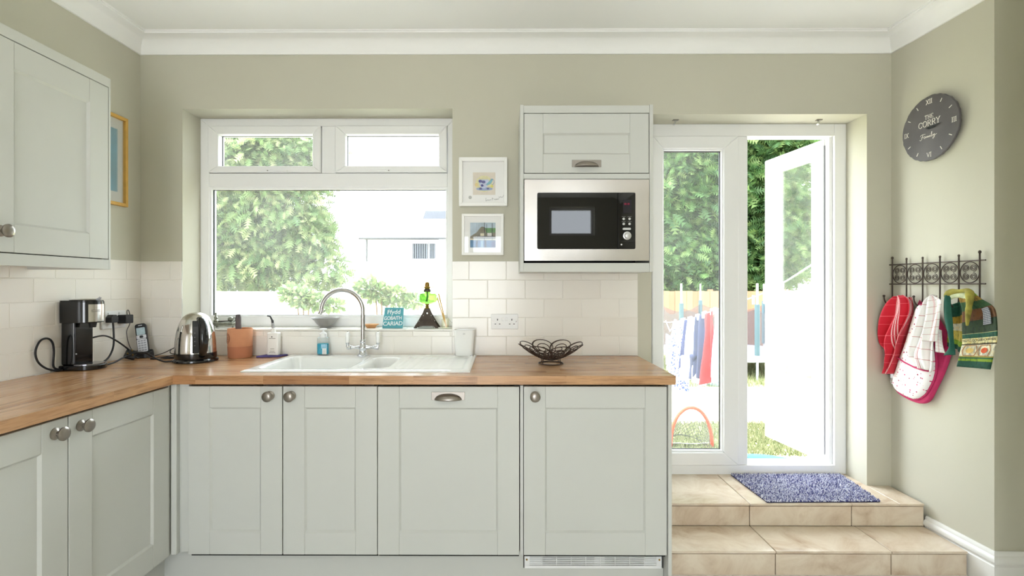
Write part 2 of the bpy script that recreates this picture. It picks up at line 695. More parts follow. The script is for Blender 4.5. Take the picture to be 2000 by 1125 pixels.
def wall_holes(xs, zs, holes, y0, y1):
    m = MB()
    def solid(i, k):
        if i < 0 or k < 0 or i >= len(xs) - 1 or k >= len(zs) - 1: return False
        cx, cz = (xs[i] + xs[i + 1]) / 2, (zs[k] + zs[k + 1]) / 2
        return not any(h[0] < cx < h[1] and h[2] < cz < h[3] for h in holes)
    for i in range(len(xs) - 1):
        for k in range(len(zs) - 1):
            if not solid(i, k): continue
            a, b, c, d = xs[i], xs[i + 1], zs[k], zs[k + 1]
            for y in (y0, y1): m.add([(a, y, c), (b, y, c), (b, y, d), (a, y, d)], [(0, 1, 2, 3)])
            if not solid(i - 1, k): m.add([(a, y0, c), (a, y1, c), (a, y1, d), (a, y0, d)], [(0, 1, 2, 3)])
            if not solid(i + 1, k): m.add([(b, y0, c), (b, y1, c), (b, y1, d), (b, y0, d)], [(0, 1, 2, 3)])
            if not solid(i, k - 1): m.add([(a, y0, c), (b, y0, c), (b, y1, c), (a, y1, c)], [(0, 1, 2, 3)])
            if not solid(i, k + 1): m.add([(a, y0, d), (b, y0, d), (b, y1, d), (a, y1, d)], [(0, 1, 2, 3)])
    return m

WX0, WX1, WZ0, WZ1 = -1.726, -0.278, 1.032, 2.221
DX0, DX1, DZ0, DZ1 = 0.786, 1.933, 0.10, 2.188
def weld(o):
    bm = bmesh.new(); bm.from_mesh(o.data)
    bmesh.ops.remove_doubles(bm, verts=bm.verts, dist=1e-5)
    bmesh.ops.recalc_face_normals(bm, faces=bm.faces)
    bm.to_mesh(o.data); bm.free()
    return o
wall_back = struct(weld(wall_holes([-2.3, WX0, WX1, DX0, DX1, 3.6], [-0.6, DZ0, WZ0, DZ1, WZ1, 2.75],
                   [(WX0, WX1, WZ0, WZ1), (DX0, DX1, DZ0, DZ1)], BY, BY + 0.26).build('wall_back', WALL)), 'sage green painted wall with window and garden door')
m = MB().prism([(LX, BY), (LX - 0.25, BY), (LX - 0.4, RY - 0.2), (lwx(RY - 0.2), RY - 0.2)], FZ - 0.1, CZ + 0.02)
wall_left = struct(m.build('wall_left', WALL), 'sage green painted wall behind the coffee machine')
RC = (2.062, BY); RE = (2.080, 2.139)
m = MB().prism([(RC[0], RC[1] + 0.01), RE, (3.5, 2.139), (3.5, RC[1] + 0.01)], FZ - 0.1, CZ + 0.02)
wall_right = struct(m.build('wall_right', WALL), 'sage green painted wall with the clock and hooks')
struct(MB().prism([(1.75, RY - 0.2), (1.75, 1.55), (2.46, 1.55), (2.46, 2.2), (2.7, 2.2), (2.7, RY - 0.2)], FZ - 0.1, CZ + 0.02).build('wall_side', WALL))  # unseen wall, stepped inwards to keep rear light off the right return
struct(weld(wall_holes([-2.4, -1.2, 0.1, 0.68, 1.36, 3.6], [FZ - 0.1, 0.05, 2.03, 2.15, 2.46, CZ + 0.05], [(-1.2, 0.1, 0.05, 2.15), (0.68, 1.36, 2.03, 2.46)], RY - 0.2, RY).build('wall_rear', WALL)))
wr = sempty('rear_light_opening', (-0.55, RY - 0.1, 0.05), label='white framed opening added in the rear wall to let light in')  # added unseen opening, sized for the fill light it admits
mitred(wr, ('stile', 'rail'), -1.2, 0.1, 0.05, 2.15, 0.07, 0.07, 0.07, 0.07, RY - 0.14, RY - 0.08, UPVC)
MB().box(-0.59, -0.51, RY - 0.14, RY - 0.08, 0.12, 2.08).build('mullion', UPVC, wr)
wr = sempty('window_2', (1.02, RY - 0.1, 2.03), label='small high window in the rear wall')
mitred(wr, ('stile', 'rail'), 0.68, 1.36, 2.03, 2.46, 0.04, 0.04, 0.04, 0.04, RY - 0.14, RY - 0.08, UPVC)

PATH = [(lwx(RY), RY), (LX, BY), RC, RE, (2.46, 2.139), (2.46, 1.55), (1.75, 1.55), (1.75, RY)]
prof = [(0, CZ - 0.092), (0.010, CZ - 0.092), (0.012, CZ - 0.086)]
prof += [(0.085 - 0.073 * math.cos(math.radians(a)), CZ - 0.086 + 0.073 * math.sin(math.radians(a))) for a in range(8, 91, 9)]
prof += [(0.085, CZ - 0.006), (0.092, CZ - 0.006), (0.092, CZ), (0, CZ)]
o = sweep(PATH, prof).build('trim_1', CEIL, smooth='auto')
struct(o, 'white plaster coving round the ceiling')
bp = [(0, 0.147), (0.007, 0.147), (0.011, 0.140), (0.012, 0.130), (0.019, 0.124), (0.023, 0.114), (0.021, 0.104), (0.014, 0.099), (0.014, 0.093), (0.020, 0.088), (0.020, FZ), (0, FZ)]
struct(sweep([(RC[0] + (RE[0] - RC[0]) * 0.40, 2.463), RE, (2.46, 2.139)], bp).build('baseboard_right', TRIM, smooth='auto'), 'white moulded skirting board beside the steps')
struct(sweep([(2.46, 2.139), (2.46, 1.55), (1.75, 1.55), (1.75, RY)], bp).build('baseboard_side', TRIM, smooth='auto'))

# --- wall tiles (200 x 100, half bond), each one a piece of its wall
TW, TH, TG = 0.2, 0.1006, 0.002
TT = 0.008
_tile_cache = {}
def tile(parent, w, h, pos, axis):
    key = (round(w, 4), round(h, 4), axis)
    if key not in _tile_cache:
        mb = MB()
        if axis == 'y': mb.tilebox(0, w, -TT, 0, 0, h, 0.0016, '-y')
        else: mb.tilebox(0, TT, 0, w, 0, h, 0.0016, '+x')
        o = mb.build('tile', TILE)
        me = o.data
        bpy.data.objects.remove(o)
        _tile_cache[key] = me
    o = bpy.data.objects.new('tile', _tile_cache[key])
    COL.objects.link(o)
    o.parent = parent
    o.location = pos
    return o
def tile_rows_back(x0, x1, z0, rows, ztop=None, end=0.711):
    for r in range(rows):
        z = z0 + r * TH
        h = TH - TG
        if ztop and z + h > ztop: h = ztop - z
        if h < 0.004: continue
        ph = 0.0 if r % 2 else TW / 2
        k = math.floor((x0 - end - ph) / TW) - 1
        x = end + ph + k * TW
        while x < x1:
            a, b = max(x + TG / 2, x0), min(x + TW - TG / 2, x1)
            if b - a > 0.006: tile(wall_back, b - a, h, (a, BY - 0.001, z), 'y')
            x += TW
Z0 = 0.902
tile_rows_back(LX + 0.009, WX0, Z0, 5)
tile_rows_back(WX0, WX1, Z0, 2, ztop=1.030)
tile_rows_back(WX1, 0.711, Z0, 5)
# grout bed behind the tiles
g = MB().box(LX, WX0, BY - 0.0074, BY, 0.86, Z0 + 5 * TH - 0.002).box(WX0, WX1, BY - 0.0074, BY, 0.86, 1.030).box(WX1, 0.711, BY - 0.0074, BY, 0.86, Z0 + 5 * TH - 0.002)
g.build('grout_bed', GROUT, wall_back)
# tiled window sill
x = WX0
while x < WX1 - 0.01:
    b = min(x + 0.2, WX1)
    MB().tilebox(x + 0.0005, b - 0.0005, BY - 0.009, 2.845, 1.032, 1.040, 0.0012, '+z').build('sill_tile', TILE, wall_back)
    x = b
# left wall tiles: a turned carrier so that they lie on the slightly turned wall
lt = bpy.data.objects.new('tiled_splashback', None); COL.objects.link(lt)
lt.parent = wall_left; lt.location = (LX, BY, 0); lt.rotation_euler = (0, 0, LT)
for r in range(5):
    ph = 0.0 if r % 2 else TW / 2
    y = -0.009
    first = True
    while y > -1.85:
        w = (TW - ph if (first and ph) else TW)
        first = False
        tile(lt, w - TG, TH - TG, (0.0, y - w + TG / 2, Z0 + r * TH), 'x')
        y -= w
gm = MB().box(0, 0.0068, -1.9, 0, 0.86, Z0 + 5 * TH - 0.002)
gme = gm.build('grout_bed', GROUT); gme.parent = lt

# --- kitchen window
WY = 2.84
win = sempty('window_1', ((WX0 + WX1) / 2, WY, 1.04), label='white upvc window with two top openers over the sink')
fr = mitred(win, ('frame_jamb', 'frame_rail'), WX0, WX1, 1.04, WZ1, 0.051, 0.044, 0.044, 0.052, WY, WY + 0.075, UPVC, 0.003)
MB().box(-1.675, -0.322, WY - 0.002, WY + 0.075, 1.832, 1.910).build('transom', UPVC, win, bevel=0.004)
MB().box(-1.0348, -0.9565, WY - 0.002, WY + 0.075, 1.910, 2.177).build('mullion', UPVC, win, bevel=0.004)
def sash(x0, x1, hx, flip):
    s = MB().box(x0 + 0.05, x1 - 0.045, WY + 0.034, WY + 0.040, 1.948, 2.134).build('top_pane', PANE, win)
    mitred(s, ('sash_stile', 'sash_rail'), x0 + 0.002, x1 - 0.002, 1.912, 2.175, 0.058, 0.045, 0.048, 0.036, WY - 0.016, WY + 0.05, UPVC, 0.003)
    # dark seal line round the glass
    mitred(s, ('seal', 'seal'), x0 + 0.058, x1 - 0.045, 1.946, 2.129, 0.004, 0.002, 0.004, 0.0015, WY + 0.026, WY + 0.034, BLACKM, 0)
    h = MB()
    sg = -1 if flip else 1
    h.box(hx - 0.018, hx + 0.018, WY - 0.026, WY - 0.016, 1.912, 1.926)
    h.tube([(hx, WY - 0.030, 1.918), (hx + 0.04 * sg, WY - 0.040, 1.917), (hx + 0.105 * sg, WY - 0.042, 1.914)], [0.008, 0.0065, 0.005], 8)
    h.build('window_handle', UPVC, s, smooth='auto')
    b = MB().cyl((hx - 0.012 * sg, WY - 0.029, 1.9195), (hx - 0.012 * sg, WY - 0.025, 1.9195), 0.003).build('lock_barrel', NICKEL, s)
sash(-1.675, -1.0348, -1.318, False)
sash(-0.9565, -0.322, -0.661, True)
big = MB().box(-1.672, -0.325, WY + 0.034, WY + 0.040, 1.092, 1.832).build('pane', PANE, win)
mitred(big, ('bead', 'bead'), -1.675, -0.322, 1.092, 1.832, 0.010, 0.010, 0.012, 0.012, WY + 0.006, WY + 0.034, UPVC, 0)
mitred(big, ('seal', 'seal'), -1.665, -0.332, 1.104, 1.820, 0.004, 0.002, 0.003, 0.002, WY + 0.024, WY + 0.034, BLACKM, 0)

# --- garden door: frame with a fixed leaf, and the leaf standing open
DY = 2.845
dr = sempty('door_1', (1.36, DY, 0.207), label='white glazed garden door frame with a fixed left leaf')
MB().box(DX0, 0.835, DY, DY + 0.075, 0.207, 2.188).build('frame_jamb', UPVC, dr, bevel=0.003)
MB().box(1.868, DX1, DY, DY + 0.075, 0.207, 2.188).build('frame_jamb', UPVC, dr, bevel=0.003)
MB().box(1.849, 1.868, DY + 0.02, DY + 0.075, 0.25, 2.12).build('door_stop', UPVC, dr, bevel=0.003)
MB().box(0.835, 1.868, DY, DY + 0.075, 2.119, 2.188).build('frame_head', UPVC, dr, bevel=0.003)
MB().box(0.835, 1.868, DY - 0.004, DY + 0.11, 0.204, 0.258).build('threshold', UPVC, dr, bevel=0.003)
MB().box(1.323, 1.379, DY + 0.004, DY + 0.075, 0.258, 2.119).build('meeting_stile', UPVC, dr, bevel=0.004)
leaf = MB().box(0.9, 1.235, DY + 0.034, DY + 0.040, 0.335, 2.045).build('pane', DPANE, dr)
mitred(leaf, ('leaf_stile', 'leaf_rail'), 0.836, 1.321, 0.260, 2.117, 0.060, 0.082, 0.070, 0.070, DY - 0.012, DY + 0.055, UPVC, 0.003)
mitred(leaf, ('bead', 'bead'), 0.896, 1.239, 0.330, 2.047, 0.008, 0.008, 0.008, 0.010, DY + 0.004, DY + 0.034, UPVC, 0)
mitred(leaf, ('seal', 'seal'), 0.904, 1.231, 0.340, 2.039, 0.002, 0.004, 0.004, 0.002, DY + 0.024, DY + 0.034, BLACKM, 0)

ang = math.atan2(0.505, -0.072)
d2 = sempty('door_2', (1.866, 2.905, 0), ang, label='white glazed door leaf swung open to the garden')
W2, Z20, Z21 = 0.512, 0.256, 2.115
p2 = MB().box(0.085, W2 - 0.085, -0.003, 0.003, 0.335, 2.04).build('pane', DPANE, d2)
mitred(p2, ('leaf_stile', 'leaf_rail'), 0.0, W2, Z20, Z21, 0.09, 0.09, 0.082, 0.085, -0.03, 0.03, UPVC, 0.004)
mitred(p2, ('bead', 'bead'), 0.088, W2 - 0.088, 0.339, 2.035, 0.010, 0.010, 0.010, 0.010, -0.022, 0.022, UPVC, 0)
MB().box(-0.004, 0.0, -0.026, 0.024, 0.3, 2.08).build('edge_gasket', mat('grey_gasket', (120, 120, 124), 0.6), d2)
for z in (0.45, 1.25, 1.98): MB().cyl((-0.012, -0.034, z - 0.045), (-0.012, -0.034, z + 0.045), 0.009).build('hinge', UPVC, d2, smooth='auto')
mb = MB().box(W2 - 0.062, W2 - 0.028, 0.03, 0.038, 1.02, 1.24)
mb.tube([(W2 - 0.045, 0.036, 1.16), (W2 - 0.045, 0.066, 1.16), (W2 - 0.06, 0.074, 1.16), (W2 - 0.155, 0.072, 1.157)], [0.009, 0.009, 0.009, 0.007], 10)
mb.build('lever_handle', UPVC, d2, smooth='auto')
# two little metal catches under the lintel
for i, (x, nm) in enumerate(((0.945, 'left'), (1.735, 'right'))):
    t = thing('metal_catch', 'small metal catch under the lintel above the ' + ('fixed door leaf' if i == 0 else 'open doorway'), 'catch', (x, 2.775, 2.188), group='metal catches under the lintel')
    MB().box(x - 0.015, x + 0.015, 2.765, 2.785, 2.184, 2.188).build('plate', NICKEL, t)
    MB().prism([(x - 0.002, 2.185), (x + 0.006, 2.185), (x - 0.004, 2.160), (x - 0.012, 2.163)], 2.766, 2.784, 'y').build('tongue', CHROME, t)

# --- tiled steps
st = sempty('floor_steps', (1.38, 2.5, 0), label='two beige stone tiled steps up to the garden door')
XL, XR = 0.699, 2.052
ZU, ZL = 0.207, 0.0955
MB().box(XL, DX0, 2.475, BY + 0.02, FZ, ZU - 0.010).box(DX0, DX1, 2.475, 2.84, FZ, ZU - 0.010).box(DX1, XR, 2.475, BY, FZ, ZU - 0.010).box(XL, XR, 2.247, 2.475, FZ, ZL - 0.010).build('step_core', SGROUT, st)
def stile_tile(x0, x1, y0, y1, z0, z1, face):
    mb = MB().tilebox(x0 + 0.002, x1 - 0.002, y0, y1, z0, z1, 0.0012, face)
    cx, cy, cz = (x0 + x1) / 2, (y0 + y1) / 2, (z0 + z1) / 2
    mb.map(lambda x, y, z: (x - cx, y - cy, z - cz))
    o = mb.build('tread_tile' if face == '+z' else 'riser_tile', STONE)
    o.parent = st
    o.location = (cx - st.location.x, cy - st.location.y, cz - st.location.z)
for xs, y0, y1, z in (([XL, 1.201, 1.699, XR], 2.458, 2.85, ZU), ([XL, 1.204, 1.716, XR], 2.229, 2.465, ZL)):
    for a, b in zip(xs[:-1], xs[1:]):
        if z == ZU:
            # tiles run on into the door reveal; the right one is cut at the wall
            if b == XR:
                stile_tile(a, DX1, y0, y1, z - 0.010, z, '+z')
                stile_tile(DX1 - 0.003, XR, y0, BY, z - 0.010, z, '+z')
            elif a == XL:
                stile_tile(DX0 - 0.003, b, y0, y1, z - 0.010, z, '+z')
                stile_tile(a, DX0, y0, BY, z - 0.010, z, '+z')
            else: stile_tile(a, b, y0, y1, z - 0.010, z, '+z')
        else: stile_tile(a, b, y0, y1, z - 0.010, z, '+z')
        stile_tile(a, b, y0 + 0.004, y0 + 0.016, (ZL + 0.002) if z == ZU else FZ, z - 0.0148, '-y')

# ------------------------------------------------------------------ worktop (one L of glued oak staves), with the sink cut out
WT0, WT1 = 0.8635, 0.900
WF = 2.074
worktop = thing('worktop', 'oiled oak stave worktop in an L along two walls', 'worktop', (0, WF, WT0))
SX0, SX1, SY0, SY1 = -1.110, -0.172, 2.19, 2.62       # cut-out
rows = 15
rw_ = (BY - 0.009 - WF) / rows
hole_r = [r for r in range(rows) if WF + r * rw_ >= SY0 - 0.012 and WF + (r + 1) * rw_ <= SY1 + 0.012]
random.seed(11)
def stave(p, name='stave', m=WOODX):
    """p: four plan corners"""
    cx = sum(q[0] for q in p) / 4; cy = sum(q[1] for q in p) / 4
    mb = MB().prism([(q[0] - cx, q[1] - cy) for q in p], 0, WT1 - WT0)
    o = mb.build(name, m)
    o.parent = worktop
    o.location = (cx, cy - WF, 0)
for r in range(rows):
    y0, y1 = WF + r * rw_, WF + (r + 1) * rw_
    spans = [(LX + 0.009, 0.708)]
    if r in hole_r: spans = [(LX + 0.009, SX0), (SX1, 0.708)]
    for a, b in spans:
        x = a
        first = True
        while x < b - 1e-4:
            L = random.uniform(0.34, 0.62)
            if r == 0: L = random.uniform(0.25, 0.42)
            if first: L *= random.uniform(0.3, 1.0); first = False
            e = x + L
            if b - e < 0.1: e = b
            stave([(x, y0), (e, y0), (e, y1), (x, y1)])
            x = e
lrows = 14
def lfx(y, t):   # plan x across the left run
    x0 = lwx(y) + 0.009
    x1 = -1.3745 - 0.0173 * (WF - y)
    return x0 + (x1 - x0) * t
for r in range(lrows):
    t0, t1 = r / lrows, (r + 1) / lrows
    y = WF
    while y > 0.75:
        e = y - random.uniform(0.3, 0.6)
        if e < 0.85: e = 0.7
        stave([(lfx(e, t0), e), (lfx(e, t1), e), (lfx(y, t1), y), (lfx(y, t0), y)], m=WOODY)
        y = e

# ------------------------------------------------------------------ cabinets
def mapY(y):            # doors that face the camera: d is depth behind the face
    return lambda a, d, z: (a, y + d, z)
def mapX(x):            # doors of the left run (turned carrier): a runs along y, the face looks to +x
    return lambda a, d, z: (x - d, a, z)

def shaker(parent, M, a0, a1, z0, z1, sw=0.09, rt=0.09, rb=0.094):
    panel = MB().box(a0 + sw - 0.006, a1 - sw + 0.006, 0.008, 0.016, z0 + rb - 0.006, z1 - rt + 0.006).map(M).build('door_panel', CAB, parent)
    for b0, b1 in ((a0, a0 + sw), (a1 - sw, a1)):
        MB().box(b0, b1, 0, 0.02, z0, z1).map(M).build('stile', CAB, panel, bevel=0.0012, seg=1)
    for c0, c1 in ((z0, z0 + rb), (z1 - rt, z1)):
        MB().box(a0 + sw + 0.0004, a1 - sw - 0.0004, 0.0003, 0.02, c0, c1).map(M).build('rail', CAB, panel, bevel=0.0012, seg=1)
    c_ = 0.007
    o4 = [(a0 + sw, z0 + rb), (a1 - sw, z0 + rb), (a1 - sw, z1 - rt), (a0 + sw, z1 - rt)]
    i4 = [(a0 + sw + c_, z0 + rb + c_), (a1 - sw - c_, z0 + rb + c_), (a1 - sw - c_, z1 - rt - c_), (a0 + sw + c_, z1 - rt - c_)]
    MB().add([(p[0], 0.0008, p[1]) for p in o4] + [(p[0], 0.0081, p[1]) for p in i4], [(k, (k + 1) % 4, 4 + (k + 1) % 4, 4 + k) for k in range(4)]).map(M).build('recess_moulding', CAB, panel)
    return panel

def knob(door, M, a, z):
    prof = [(0.0, 0.0), (0.019, 0.0), (0.019, 0.003), (0.013, 0.006), (0.0085, 0.010), (0.0085, 0.019), (0.016, 0.023), (0.0215, 0.027), (0.0215, 0.031), (0.018, 0.035), (0.009, 0.0375), (0.0, 0.038)]
    mb = MB().lathe(prof, n=28)
    mb.map(lambda x, y, h: M(a + x, -h, z + y))
    mb.build('knob', NICKEL, door, smooth='auto')

def cup(door, M, a, z):
    MB().box(a - 0.070, a + 0.070, -0.0025, 0.0, z - 0.017, z + 0.017).map(M).build('handle_plate', NICKEL, door, bevel=0.001)
    mb = MB()
    def fn(u, v):
        th = PI * u; ph = PI / 2 * v
        return (a + 0.056 * math.cos(th), -0.0025 - 0.027 * math.sin(th) * math.sin(ph), z - 0.016 + 0.026 * math.sin(th) * math.cos(ph))
    mb.grid(24, 10, fn).map(M)
    mb.build('cup_handle', NICKEL, door, smooth=True, solid=0.002)

DF = 2.098
BZ0, BZ1 = 0.146, 0.851
FM = mapY(DF)
def carcass(parent, x0, x1, y0=DF + 0.022, y1=BY - 0.02, z0=0.13, z1=0.86):
    t = 0.018
    MB().box(x0, x0 + t, y0, y1, z0, z1).build('side_panel', CABIN, parent)
    MB().box(x1 - t, x1, y0, y1, z0, z1).build('side_panel', CABIN, parent)
    MB().box(x0 + t, x1 - t, y0, y1, z0, z0 + t).build('base_panel', CABIN, parent)
    MB().box(x0 + t, x1 - t, y1 - t, y1, z0 + t, z1).build('back_panel', CABIN, parent)

t = thing('sink_cabinet', 'sage grey double-door cabinet under the white sink', 'cabinet', (-0.93, 2.4, FZ))
carcass(t, -1.325, -0.533)
d = shaker(t, FM, -1.3253, -0.9313, BZ0, BZ1); knob(d, FM, -0.9815, 0.8125)
d = shaker(t, FM, -0.9270, -0.5330, BZ0, BZ1); knob(d, FM, -0.8915, 0.8125)
t = thing('integrated_dishwasher', 'sage grey dishwasher front with a metal cup handle', 'dishwasher', (-0.23, 2.4, FZ))
carcass(t, -0.530, 0.062)
d = shaker(t, FM, -0.530, 0.062, BZ0, BZ1 - 0.001); cup(d, FM, -0.235, 0.8115)
MB().box(0.066, 0.079, DF + 0.001, BY - 0.02, BZ0, 0.855).build('filler_strip', CAB, t, bevel=0.001)
t = thing('integrated_fridge', 'sage grey fridge door with one round knob above a vent grille', 'fridge', (0.38, 2.4, FZ))
carcass(t, 0.0815, 0.6787)
d = shaker(t, FM, 0.0815, 0.6787, BZ0, BZ1); knob(d, FM, 0.1275, 0.8125)
tag(MB().box(0.682, 0.697, DF - 0.008, BY - 0.004, FZ, 0.860).build('cabinet_end_panel', CAB, bevel=0.001), 'tall sage grey end panel of the base units beside the steps', 'panel')
t = thing('corner_post', 'sage grey corner post between the two runs of base cabinets', 'cabinet trim', (-1.38, DF, FZ))
MB().box(-1.3945, -1.370, DF - 0.008, DF + 0.05, BZ0, 0.86).build('post', CAB, t, bevel=0.004)
MB().box(-1.370, -1.362, DF + 0.016, DF + 0.05, BZ0, 0.86).build('rebate', CAB, t)
MB().box(-1.362, -1.3275, DF + 0.010, DF + 0.03, BZ0 + 0.004, 0.86).build('filler', CAB, t, bevel=0.003)
# plinths
pl = thing('plinth', 'sage grey plinth board under the sink cabinet and the fridge', 'plinth', (-0.4, 2.15, FZ))
MB().box(-1.46, 0.0815, 2.150, 2.168, FZ, 0.140).build('plinth_board', CAB, pl)
MB().box(0.0815, 0.680, 2.150, 2.168, FZ, 0.064).build('plinth_board', CAB, pl)
# white vent grille
v = thing('vent_grille', 'white plastic vent grille in the plinth under the fridge', 'vent', (0.378, 2.145, 0.064))
VG = WPLAST
VX0, VX1 = 0.0856, 0.671
MB().box(VX0, VX1, 2.142, 2.150, 0.066, 0.078).build('frame_bar', VG, v, bevel=0.001)
MB().box(VX0, VX1, 2.142, 2.150, 0.120, 0.130).build('frame_bar', VG, v, bevel=0.001)
for a, b in ((VX0, VX0 + 0.022), (VX1 - 0.022, VX1)): MB().box(a, b, 2.142, 2.150, 0.078, 0.120).build('frame_end', VG, v, bevel=0.001)
for x in (VX0 + 0.010, VX1 - 0.010): MB().cyl((x, 2.1405, 0.104), (x, 2.143, 0.104), 0.004, n=10).build('screw', BRASS, v)
for k in range(5):
    z = 0.082 + k * 0.0078
    MB().prism([(2.1425, z), (2.1435, z + 0.0024), (2.149, z + 0.0036), (2.148, z + 0.0012)], VX0 + 0.022, VX1 - 0.022, 'x').build('louvre', VG, v)
for k in range(8):
    x = VX0 + 0.075 + k * 0.0625
    MB().box(x - 0.0012, x + 0.0012, 2.144, 2.150, 0.078, 0.120).build('rib', VG, v)
MB().box(VX0 + 0.02, VX1 - 0.02, 2.160, 2.166, 0.064, 0.130).build('duct_back', mat('duct_grey', (70, 66, 84), 0.8), v)
for a, b in ((VX0 + 0.022, VX0 + 0.072), (0.386, 0.430), (VX1 - 0.074, VX1 - 0.022)): MB().box(a, b, 2.1492, 2.152, 0.078, 0.120).build('blank_plate', VG, v)

# left run of base units, on a carrier turned with the wall
t = thing('left_base_cabinet', 'sage grey double-door base cabinet under the coffee machine', 'cabinet', (LX, BY, 0), rotz=LT)
LM = mapX(0.567)
for a, b in ((-0.5905, -1.062), (-1.066, -1.532)):
    d = shaker(t, LM, b, a, BZ0, BZ1)
    knob(d, LM, b + 0.045 if a == -0.5905 else a - 0.045, 0.8095)
MB().box(0.02, 0.545, -0.613, -0.595, 0.13, 0.86).build('side_panel', CABIN, t)
MB().box(0.02, 0.545, -1.55, -1.532, 0.13, 0.86).build('side_panel', CABIN, t)
MB().box(0.02, 0.545, -1.532, -0.613, 0.13, 0.148).build('base_panel', CABIN, t)
MB().box(0.02, 0.038, -1.532, -0.613, 0.148, 0.86).build('back_panel', CABIN, t)
MB().box(0.484, 0.502, -1.535, -0.525, FZ, 0.140).build('plinth_board', CAB, t)
MB().box(0.530, 0.5625, -0.5895, -0.574, BZ0, 0.858).build('corner_filler', CAB, t)
t = thing('end_base_cabinet', 'sage grey base cabinet at the near end of the left run', 'cabinet', (LX, BY, 0), rotz=LT)
d = shaker(t, LM, -1.98, -1.537, BZ0, BZ1)
MB().box(0.484, 0.502, -1.98, -1.538, FZ, 0.128).build('plinth_board', CAB, t)
MB().box(0.02, 0.545, -1.98, -1.552, 0.13, 0.86).build('carcass_box', CABIN, t)

# wall cabinet on the left
t = thing('wall_cabinet', 'sage grey wall cabinet with round knobs above the coffee machine', 'wall cabinet', (LX, BY, 0), rotz=LT)
WM = mapX(0.343)
Yn, Yf = -1.60, -0.619
MB().box(0.0, 0.322, Yf - 0.018, Yf, 1.339, 2.1235).build('end_panel', CAB, t, bevel=0.001)
MB().box(0.322, 0.343, Yf - 0.009, Yf, 1.339, 2.1235).build('frame_stile', CAB, t, bevel=0.001)
MB().box(0.322, 0.343, Yn, Yf - 0.009, 2.086, 2.1235).build('frame_top_rail', CAB, t, bevel=0.001)
MB().box(0.322, 0.343, Yn, Yf - 0.009, 1.339, 1.379).build('light_pelmet', CAB, t, bevel=0.001)
MB().box(0.0, 0.318, Yn, Yf - 0.018, 1.362, 1.380).build('base_panel', CAB, t)
MB().box(0.0, 0.318, Yn, Yf - 0.018, 2.09, 2.108).build('top_panel', CAB, t)
MB().box(0.302, 0.318, Yn, Yf - 0.018, 1.38, 2.09).build('inner_front', CABIN, t)
d = shaker(t, WM, -1.109, -0.631, 1.3825, 2.083); knob(d, WM, -1.066, 1.450)
d = shaker(t, WM, -1.59, -1.113, 1.3825, 2.083); knob(d, WM, -1.156, 1.450)

# microwave housing on the back wall
MF = 2.396
t = thing('microwave_cabinet', 'sage grey wall cabinet housing the built-in microwave', 'wall cabinet', (0.392, 2.55, 1.339))
MB().box(0.0758, 0.092, MF - 0.003, BY - 0.009, 1.3386, 2.136).build('side_panel', CAB, t, bevel=0.001)
MB().box(0.692, 0.709, MF - 0.003, BY - 0.009, 1.3386, 2.136).build('side_panel', CAB, t, bevel=0.001)
MB().box(0.092, 0.692, MF, BY - 0.009, 2.097, 2.133).build('top_rail', CAB, t, bevel=0.001)
MB().box(0.092, 0.692, MF, BY - 0.009, 1.782, 1.8075).build('mid_rail', CAB, t, bevel=0.001)
MB().box(0.092, 0.692, MF, BY - 0.012, 1.3386, 1.381).build('light_pelmet', CAB, t, bevel=0.001)
MB().box(0.092, 0.692, BY - 0.03, BY - 0.010, 1.376, 2.097).build('back_panel', CABIN, t)
d = shaker(t, mapY(MF), 0.0945, 0.6895, 1.811, 2.094, 0.09, 0.094, 0.09); cup(d, mapY(MF), 0.3925, 1.8555)

mw = thing('microwave', 'built-in steel microwave with a black glass door', 'microwave', (0.392, 2.45, 1.392))
fx0, fx1, fz0, fz1 = 0.0955, 0.6885, 1.3915, 1.778
gx0, gx1, gz0, gz1 = 0.1565, 0.6235, 1.4465, 1.7155
def rrect(x0, x1, z0, z1, r, n=5):
    p = []
    for cx, cz, a in ((x1 - r, z0 + r, -90), (x1 - r, z1 - r, 0), (x0 + r, z1 - r, 90), (x0 + r, z0 + r, 180)):
        p += arc2(cx, cz, r, r, a, a + 90, n)
    return p
pm = plate2d([[(fx0, fz0), (fx1, fz0), (fx1, fz1), (fx0, fz1)], rrect(gx0, gx1, gz0, gz1, 0.008)[::-1]], 0.006)
pm.map(lambda x, y, z: (x, MF - 0.002 + z, y)).build('steel_surround', STEEL, mw)
MB().box(fx0 + 0.02, fx1 - 0.02, MF + 0.012, BY - 0.04, fz0 + 0.01, fz1 - 0.01).build('oven_body', BLACKM, mw)
GL = mat('black_door_glass', (9, 9, 10), 0.02, var=0.05)
MB().prism(rrect(gx0 + 0.001, 0.5385, gz0 + 0.001, gz1 - 0.001, 0.006), MF - 0.012, MF + 0.01, 'y').build('door_glass', GL, mw, bevel=0.001)
ctl = MB().prism(rrect(0.540, gx1 - 0.001, gz0 + 0.001, gz1 - 0.001, 0.006), MF - 0.012, MF + 0.01, 'y').build('control_panel', GL, mw, bevel=0.001)
vw = MB().box(0.225, 0.440, MF - 0.0124, MF - 0.0118, 1.517, 1.642).build('viewing_window', mat('viewing_mesh', (20, 20, 22), 0.02), mw)
MB().box(0.564, 0.604, MF - 0.0126, MF - 0.0118, 1.618, 1.680).build('display', mat('display_black', (22, 18, 34), 0.1), ctl)
tx = text_mesh('18:18', 0.0125, 0.0002)
t_led = NT('red_led'); t_led.b.inputs['Base Color'].default_value = (0.2, 0.0, 0.02, 1)
t_led.b.inputs['Emission Color'].default_value = (0.7, 0.02, 0.10, 1); t_led.b.inputs['Emission Strength'].default_value = 0.35
tx.map(lambda x, y, z: (0.580 + x, MF - 0.0130 + z, 1.660 + y)).build('led_digits', t_led.m, ctl)
BTN = mat('silver_button', (205, 205, 205), 0.3, metal=0.4)
